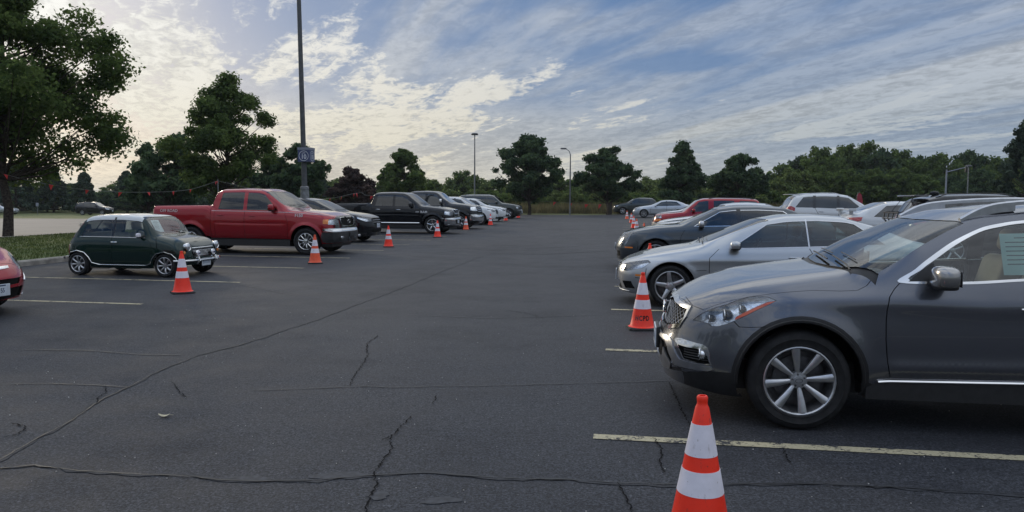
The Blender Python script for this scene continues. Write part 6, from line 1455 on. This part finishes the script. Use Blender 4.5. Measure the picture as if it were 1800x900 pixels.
def cone(label, x, y, rz, mt='orange', h=.71, z=0.0, slim=1.0):
    root = thing('traffic_cone', label, 'traffic cone', (x, y, z), rz, GC); r = lambda q: (.156 - .190 * q) * slim
    def band(z0, z1, out=0.0, n=5): return [(r(z0 + (z1 - z0) * i / n) + out, z0 + (z1 - z0) * i / n) for i in range(n + 1)]
    mb = MB(); mb.lathe([(r(.03) + .022, .034), (r(.045) + .004, .044)] + band(.05, h - .055) + [(r(h - .05) - .004, h - .046), (r(h - .045) - .006, h - .034), (r(h - .03) - .002, h - .022), (r(h - .02) + .001, h - .008), (r(h) + .0, h), (r(h) - .006, h), (r(h) - .008, h - .06)], n=40)
    mb.build('cone_body', [M[mt]], root, angle=50)
    for z0, z1 in ((.262, .372), (.438, .582)):
        mb = MB(); mb.lathe([(r(z0) + .0005, z0)] + band(z0, z1, .0022) + [(r(z1) + .0005, z1)], n=40); mb.build('reflective_band', [M['band']], root, angle=50)
    mb = MB(); w = .178; v = []
    for zz, k in ((0, 1), (.022, 1), (.034, .93)):
        for sx, sy in ((-1, -1), (1, -1), (1, 1), (-1, 1)):
            for cx_, cy_ in (((0, .16), (.16, 0)) if sx * sy > 0 else ((.16, 0), (0, .16))): v.append((sx * w * k * (1 - cx_), sy * w * k * (1 - cy_), zz))
    mb.add(v, [tuple(range(7, -1, -1)), tuple(range(16, 24))] + [(a * 8 + i, a * 8 + (i + 1) % 8, a * 8 + 8 + (i + 1) % 8, a * 8 + 8 + i) for a in (0, 1) for i in range(8)]); mb.build('base', [M['rubber']], root, angle=30)
    return root, r
GC = 'traffic cones lining the aisle'
RC = [((.883, 3.49), .2, 'orange', 'largest traffic cone, cut by the bottom edge in front of the grey crossover'), ((1.63, 9.51), .12, 'orange', 'traffic cone stencilled with black letters beside the grey crossover bumper'),
 ((2.86, 15.9), .4, 'orange', 'traffic cone hidden behind the silver coupe bonnet but for its orange tip'), ((5.15, 30.0), .1, 'orange2', 'traffic cone just left of the pale bonnet, its tip peeking out'), ((5.96, 36.8), .3, 'orange2', 'faded traffic cone standing left of the slate blue sedan bonnet'),
 ((6.86, 43.4), .2, 'orange', 'bright traffic cone in the right-hand cluster, nearest the aisle'), ((8.2, 52.9), .1, 'orange3', 'traffic cone second from the far end of the right-hand line'), ((9.3, 62.3), .4, 'orange2', 'smallest and farthest traffic cone of the right-hand line')]
LC = [((321, 515), .55, 'orange', 'traffic cone in front of the small green car'), ((554, 463), .3, 'orange2', 'faded orange traffic cone in front of the red pickup'), ((683, 434), .2, 'orange', 'traffic cone in front of the black crossover'), ((769, 417), .3, 'orange', 'traffic cone in front of the black pickup wheel'),
 ((819, 404), .2, 'orange2', 'traffic cone between the black pickup and the charcoal pickup'), ((862, 396), .1, 'orange', 'traffic cone in front of the first white suv of the left row'), ((889, 388), .4, 'orange', 'traffic cone in front of the second white suv of the left row'), ((911, 383), .2, 'orange', 'farthest traffic cone of the left row, by the grey-green suv')]
for i, ((x, y), rz, mt, lb) in enumerate(RC):
    rt, rf = cone(lb, x, y, rz, mt, z=rise(x, y))
    if i == 1:
        rt.rotation_euler.z = 0; vs, fs = text_mesh('HCPD', .080, .0012, .0025, space=1.15); mb = MB(); out = []
        for v in vs:
            zz = .150 + v.y; a = -PI / 2 - .17 + v.x * .78 / rf(.15); rr = rf(zz) + .0015 + v.z; out.append((rr * math.cos(a), rr * math.sin(a), zz))
        mb.add(out, fs); L = mb.build('stencil_letters', [M['gloss']], rt, smooth=False)
for p, rz, mt, lb in LC: x, y = G(*p); cone(lb, x, y, rz, mt)

M['galv'] = plain('galvanised_steel', (.20, .21, .22), .5, .5, var=.25, scale=7); M['bronze'] = plain('bronze_pole_paint', (.075, .08, .085), .5, .2, var=.2, scale=7); M['concrete'] = plain('pole_base_concrete', (.30, .29, .27), .85, var=.2, scale=9, bump=.3)
M['signblue'] = plain('sign_blue', (.045, .060, .150), .45, var=.08); M['signgrey'] = plain('sign_grey_cap', (.22, .24, .29), .5); M['signwhite'] = plain('sign_white', (.62, .64, .68), .5, var=.03)
# lot mast with the number box
mast = thing('lamp_mast', 'tall grey light mast carrying the blue lot number box', 'light pole', (-8.86, 33.0, 0), 0)
mast.rotation_euler = (0, R(.9) * -1, 0)
mb = MB(); mb.tube([(0, 0, 2.0), (0, 0, 6), (0, 0, 12)], [.118, .105, .085], 12); mb.build('pole', [M['bronze']], mast)
mb = MB(); mb.lathe([(0, 0), (.22, 0), (.21, 1.0), (.17, 1.96), (.185, 1.98), (.185, 2.08), (.12, 2.12)], n=24); mb.build('pole_base', [M['galv']], mast, angle=30)
mb = MB()
for s_ in (1, -1): mb.tube([(0, 0, 12), (s_ * .6, 0, 12.1)], .05, 6); mb.rbox((s_ * .95, 0, 12.1), (.75, .38, .2), .04)
mb.build('lamp_head', [M['bronze']], mast)
sg = thing('lot_sign', 'blue box sign with the lot number in a white ring, fixed round the mast', 'sign', (-8.80, 33.0, 3.15), R(-9)); a = .265
mb = MB(); mb.box((0, 0, .25), (2 * a, 2 * a, .50)); mb.build('sign_box', [M['signblue']], sg, smooth=False)
mb = MB(); mb.box((0, 0, .55), (2 * a + .02, 2 * a + .02, .10)); mb.build('sign_cap', [M['signgrey']], sg, smooth=False)
for nrm, rgt in (((0, -1, 0), (1, 0, 0)), ((1, 0, 0), (0, 1, 0)), ((0, 1, 0), (-1, 0, 0)), ((-1, 0, 0), (0, -1, 0))):
    c = Vector(nrm) * (a + .004) + Vector((0, 0, .245)); mt = frame_mtx(c, rgt, (0, 0, 1))
    mb = MB(); n_ = 32; v = []
    for i in range(n_):
        t = 2 * PI * i / n_
        for rr in (.198, .218): v.append(mt @ Vector((rr * math.cos(t), rr * math.sin(t), 0)))
    mb.add(v, [(2 * i, 2 * i + 1, (2 * i + 3) % (2 * n_), (2 * i + 2) % (2 * n_)) for i in range(n_)]); rg_ = mb.build('number_ring', [M['signwhite']], sg, smooth=False)
    lettering('lot_number', '10', .27, M['signwhite'], rg_, mt @ Matrix.Translation((0, -.045, 0)), .005, .001, sx=.9); lettering('lot_word', 'LOT', .085, M['signwhite'], rg_, mt @ Matrix.Translation((0, .115, 0)), .001, .001)
def lamp(label, x, y, h, arm, name='street_lamp', r=.08, head=None):
    t = thing(name, label, 'street lamp', (x, y, 0)); mb = MB(); mb.tube([(0, 0, -.05), (0, 0, h * .5), (0, 0, h - (0 if not arm else .5))], [r * 1.2, r, r * .7], 10); mb.build('pole', [M['galv']], t)
    if arm:
        mb = MB(); mb.tube([(0, 0, h - .55), (-.12, 0, h - .2), (-.45, 0, h + .05)], [.05, .04, .035], 8); mb.build('arm', [M['galv']], t); mb = MB(); mb.rbox((-.72, 0, h + .07), (.62, .26, .14), .04); mb.build('lamp_head', [M['bronze']], t)
    else: mb = MB(); mb.lathe([(0, -.02), (.12, -.02), (.36, .0), (.38, .08), (.30, .20), (0, .24)], (0, 0, h), n=20); mb.build('lamp_head', [M['bronze']], t)
    return t
lamp('thin straight lamp post with a round head left of the big round tree', *W(834, 82), 8.35, False)
x, y = G(1002, 378); l2 = lamp('street lamp with a short arm reaching left, right of the big round tree', x, y + .3, 6.75, True)
l2 = lamp('tall plain lamp post among the right-hand trees', *W(1697, 96), 5.9, False)
sig = thing('signal_mast', 'pale signal mast with a horizontal arm before the trees on the right', 'traffic signal', (*W(1659, 95), 0)); mb = MB(); mb.tube([(0, 0, 0), (0, 0, 5.5)], [.13, .09], 8); mb.build('pole', [M['signgrey']], sig)
mb = MB(); mb.tube([(0, 0, 5.2), (2.6, 0, 5.85)], [.07, .045], 6); mb.build('arm', [M['signgrey']], sig); mb = MB(); mb.rbox((2.4, 0, 5.5), (.26, .22, .7), .03); mb.build('signal_head', [M['black']], sig)
# feather flag behind the white cars
x, y = W(1504, 60); fl = thing('feather_flag', 'small red feather flag standing behind the white sports sedan', 'flag', (x, y, .1)); mb = MB(); mb.tube([(0, 0, 0), (0, 0, 1.9), (.08, 0, 2.15), (.22, 0, 2.2)], .014, 6); mb.build('flag_pole', [M['galv']], fl)
mb = MB(); P = [(.01, .9), (.42, .92), (.46, 1.5), (.36, 1.95), (.2, 2.14), (.05, 2.02), (.01, 1.8)]; mb.add([(p[0], .012 * k, p[1]) for k in (1, -1) for p in P], [tuple(range(7)), tuple(range(13, 6, -1))] + [(i, i + 7, (i + 1) % 7 + 7, (i + 1) % 7) for i in range(7)])
M['flagred'] = plain('pennant_red', (.60, .035, .035), .6, var=.1); M['flagdark'] = plain('flag_crimson', (.30, .02, .04), .6, var=.1); mb.build('flag_cloth', [M['flagdark']], fl, smooth=False)
# bunting
M['cord'] = plain('bunting_cord', (.20, .21, .20), .7)
def bunting(label, P, flags, size=.20, sag=.0, seed=1):
    """P: cord points (x, y, z); flags: positions along the cord 0..1"""
    rnd = random.Random(seed); t = thing('bunting', label, 'bunting', P[0], 0); o = Vector(P[0]); Q = catmull([tuple(Vector(p) - o) for p in P], 8); mb = MB(); mb.tube(Q, .007, 5); mb.build('cord', [M['cord']], t)
    seg = [0]
    for a_, b in zip(Q, Q[1:]): seg.append(seg[-1] + math.dist(a_, b))
    for f in flags:
        L = f * seg[-1]; i = max(k for k in range(len(seg) - 1) if seg[k] <= L + 1e-6); u = (L - seg[i]) / (seg[i + 1] - seg[i] + 1e-9); c = Vector(Q[i]).lerp(Vector(Q[i + 1]), u); d = (Vector(Q[i + 1]) - Vector(Q[i])).normalized()
        w = size * rnd.uniform(.38, .55); sw = Vector((rnd.uniform(-.45, .25), rnd.uniform(-.2, .2), -1)).normalized() * size * rnd.uniform(.9, 1.3); off = Vector((0, .004, 0))
        v = [c - d * w, c + d * w, c + sw, c - d * w + off, c + d * w + off, c + sw + off]
        mb = MB(); mb.add(v, [(0, 2, 1), (3, 4, 5), (0, 1, 4, 3), (1, 2, 5, 4), (2, 0, 3, 5)]); mb.build('pennant', [M['flagred']], t, smooth=False)
def px3(px, py, Y):
    x = (px - 900) / FPX * Y; hy = 350 + ROLL * (px - 900); return (x, Y, CAM_H - (py - hy) * Y / FPX)
bunting('string of red pennants from the left maple trunk towards the red pickup roof', [px3(14, 307, 29.7), px3(66, 320, 30.5), px3(157, 334, 32), px3(240, 338, 34), px3(330, 334, 37), px3(384, 318, 40)], [.0, .14, .26, .39, .52, .65, .76, .985, 1.0], .19)
bunting('string of red pennants behind the black crossover and the lamp mast', [px3(384, 318, 40), px3(480, 340, 37), px3(541, 349, 33.4), px3(585, 348, 36), px3(632, 339, 40), px3(650, 344, 40), px3(720, 347, 42)], [.48, .60, .68, .78, .80, .87], .20, seed=3)
bunting('far string of small red pennants along the lot end by the wooden post', [px3(930, 352, 82), px3(975, 355, 82), px3(1030, 359, 81), px3(1071, 359, 80), px3(1100, 359, 79), px3(1130, 356, 79)], [.22, .36, .5, .62, .71, .86, .93], .42, seed=4)
bp = tag((lambda m: m.build('wooden_post', [M['bark']], None, smooth=False))(MB().box((*W(1071, 80), .62), (.42, .42, 1.3))), 'short brown wooden post holding the far bunting', 'post')
bp2 = thing('bunting_post', 'thin post behind the red pickup roof where two strings of pennants meet', 'post', (px3(384, 318, 40)[0], 40.05, 0)); mb = MB(); mb.tube([(0, 0, 0), (0, 0, 2.55)], .025, 6); mb.build('post_rod', [M['galv']], bp2)
# small road sign on the far lawn, a notice on the far grille, a dropped leaf
x, y = W(67, 98); s1 = thing('road_sign', 'small pale sign on a thin post beyond the paler lot', 'sign', (x, y, dip(x, y))); mb = MB(); mb.tube([(0, 0, 0), (0, 0, 1.5)], .03, 6); mb.build('sign_post', [M['galv']], s1); mb = MB(); mb.rbox((0, -.04, 1.35), (.35, .02, .45), .01); mb.build('sign_plate', [M['signgrey']], s1)
x, y = G(289, 733.5); mb = MB(); n_ = 14
v = [(.045 * math.cos(2 * PI * i / n_), .022 * math.sin(2 * PI * i / n_) * (1 + .3 * math.cos(2 * PI * i / n_)), .012 + .008 * math.cos(4 * PI * i / n_)) for i in range(n_)] + [(0, 0, .006)]
mb.add(v, [(i, (i + 1) % n_, n_) for i in range(n_)]); mb.tube([(.04, 0, .012), (.065, .006, .008)], .0015, 5)
lf = mb.build('fallen_leaf', [plain('dry_leaf', (.42, .38, .26), .7, var=.2, scale=60)], None); lf.location = (x, y, .008); tag(lf, 'pale dry leaf lying alone on the asphalt', 'leaf')
rng = np.random.default_rng(77); mb = MB()
for i in range(420):                                     # loose grit
    x = rng.uniform(-5, 4.5); y = 2.3 + rng.uniform(0, 1) ** 1.6 * 9; s_ = rng.uniform(.002, .0055); q = rng.uniform(0, 6)
    mb.add([(x + s_ * math.cos(q + a_), y + s_ * math.sin(q + a_), .002 + h_) for h_ in (0, s_) for a_ in (0, 2.1, 4.2)], [(2, 1, 0), (3, 4, 5), (0, 1, 4, 3), (1, 2, 5, 4), (2, 0, 3, 5)])
gr = mb.build('loose_grit', [plain('grit_stone', (.40, .39, .37), .8, var=.3)], None, smooth=False); tag(gr, 'loose pale grit scattered on the asphalt', 'grit', None, 'stuff')

# thin evening air over the whole site
hz = MB(); hz.box((0, 0, 7.5), (6400, 6400, 18.6)); hzo = hz.build('haze', [], None, smooth=False); tag(hzo, 'thin bluish evening haze hanging over the parking lot', 'haze', None, 'stuff')
def _haze(m, n, l, out):
    v = n('VolumePrincipled'); v.inputs['Color'].default_value = (.80, .90, 1.0, 1); v.inputs['Density'].default_value = HAZE; v.inputs['Anisotropy'].default_value = .2; l(v.outputs[0], out.inputs['Volume'])
HAZE = .00018
hzo.data.materials.append(material('evening_haze', _haze))
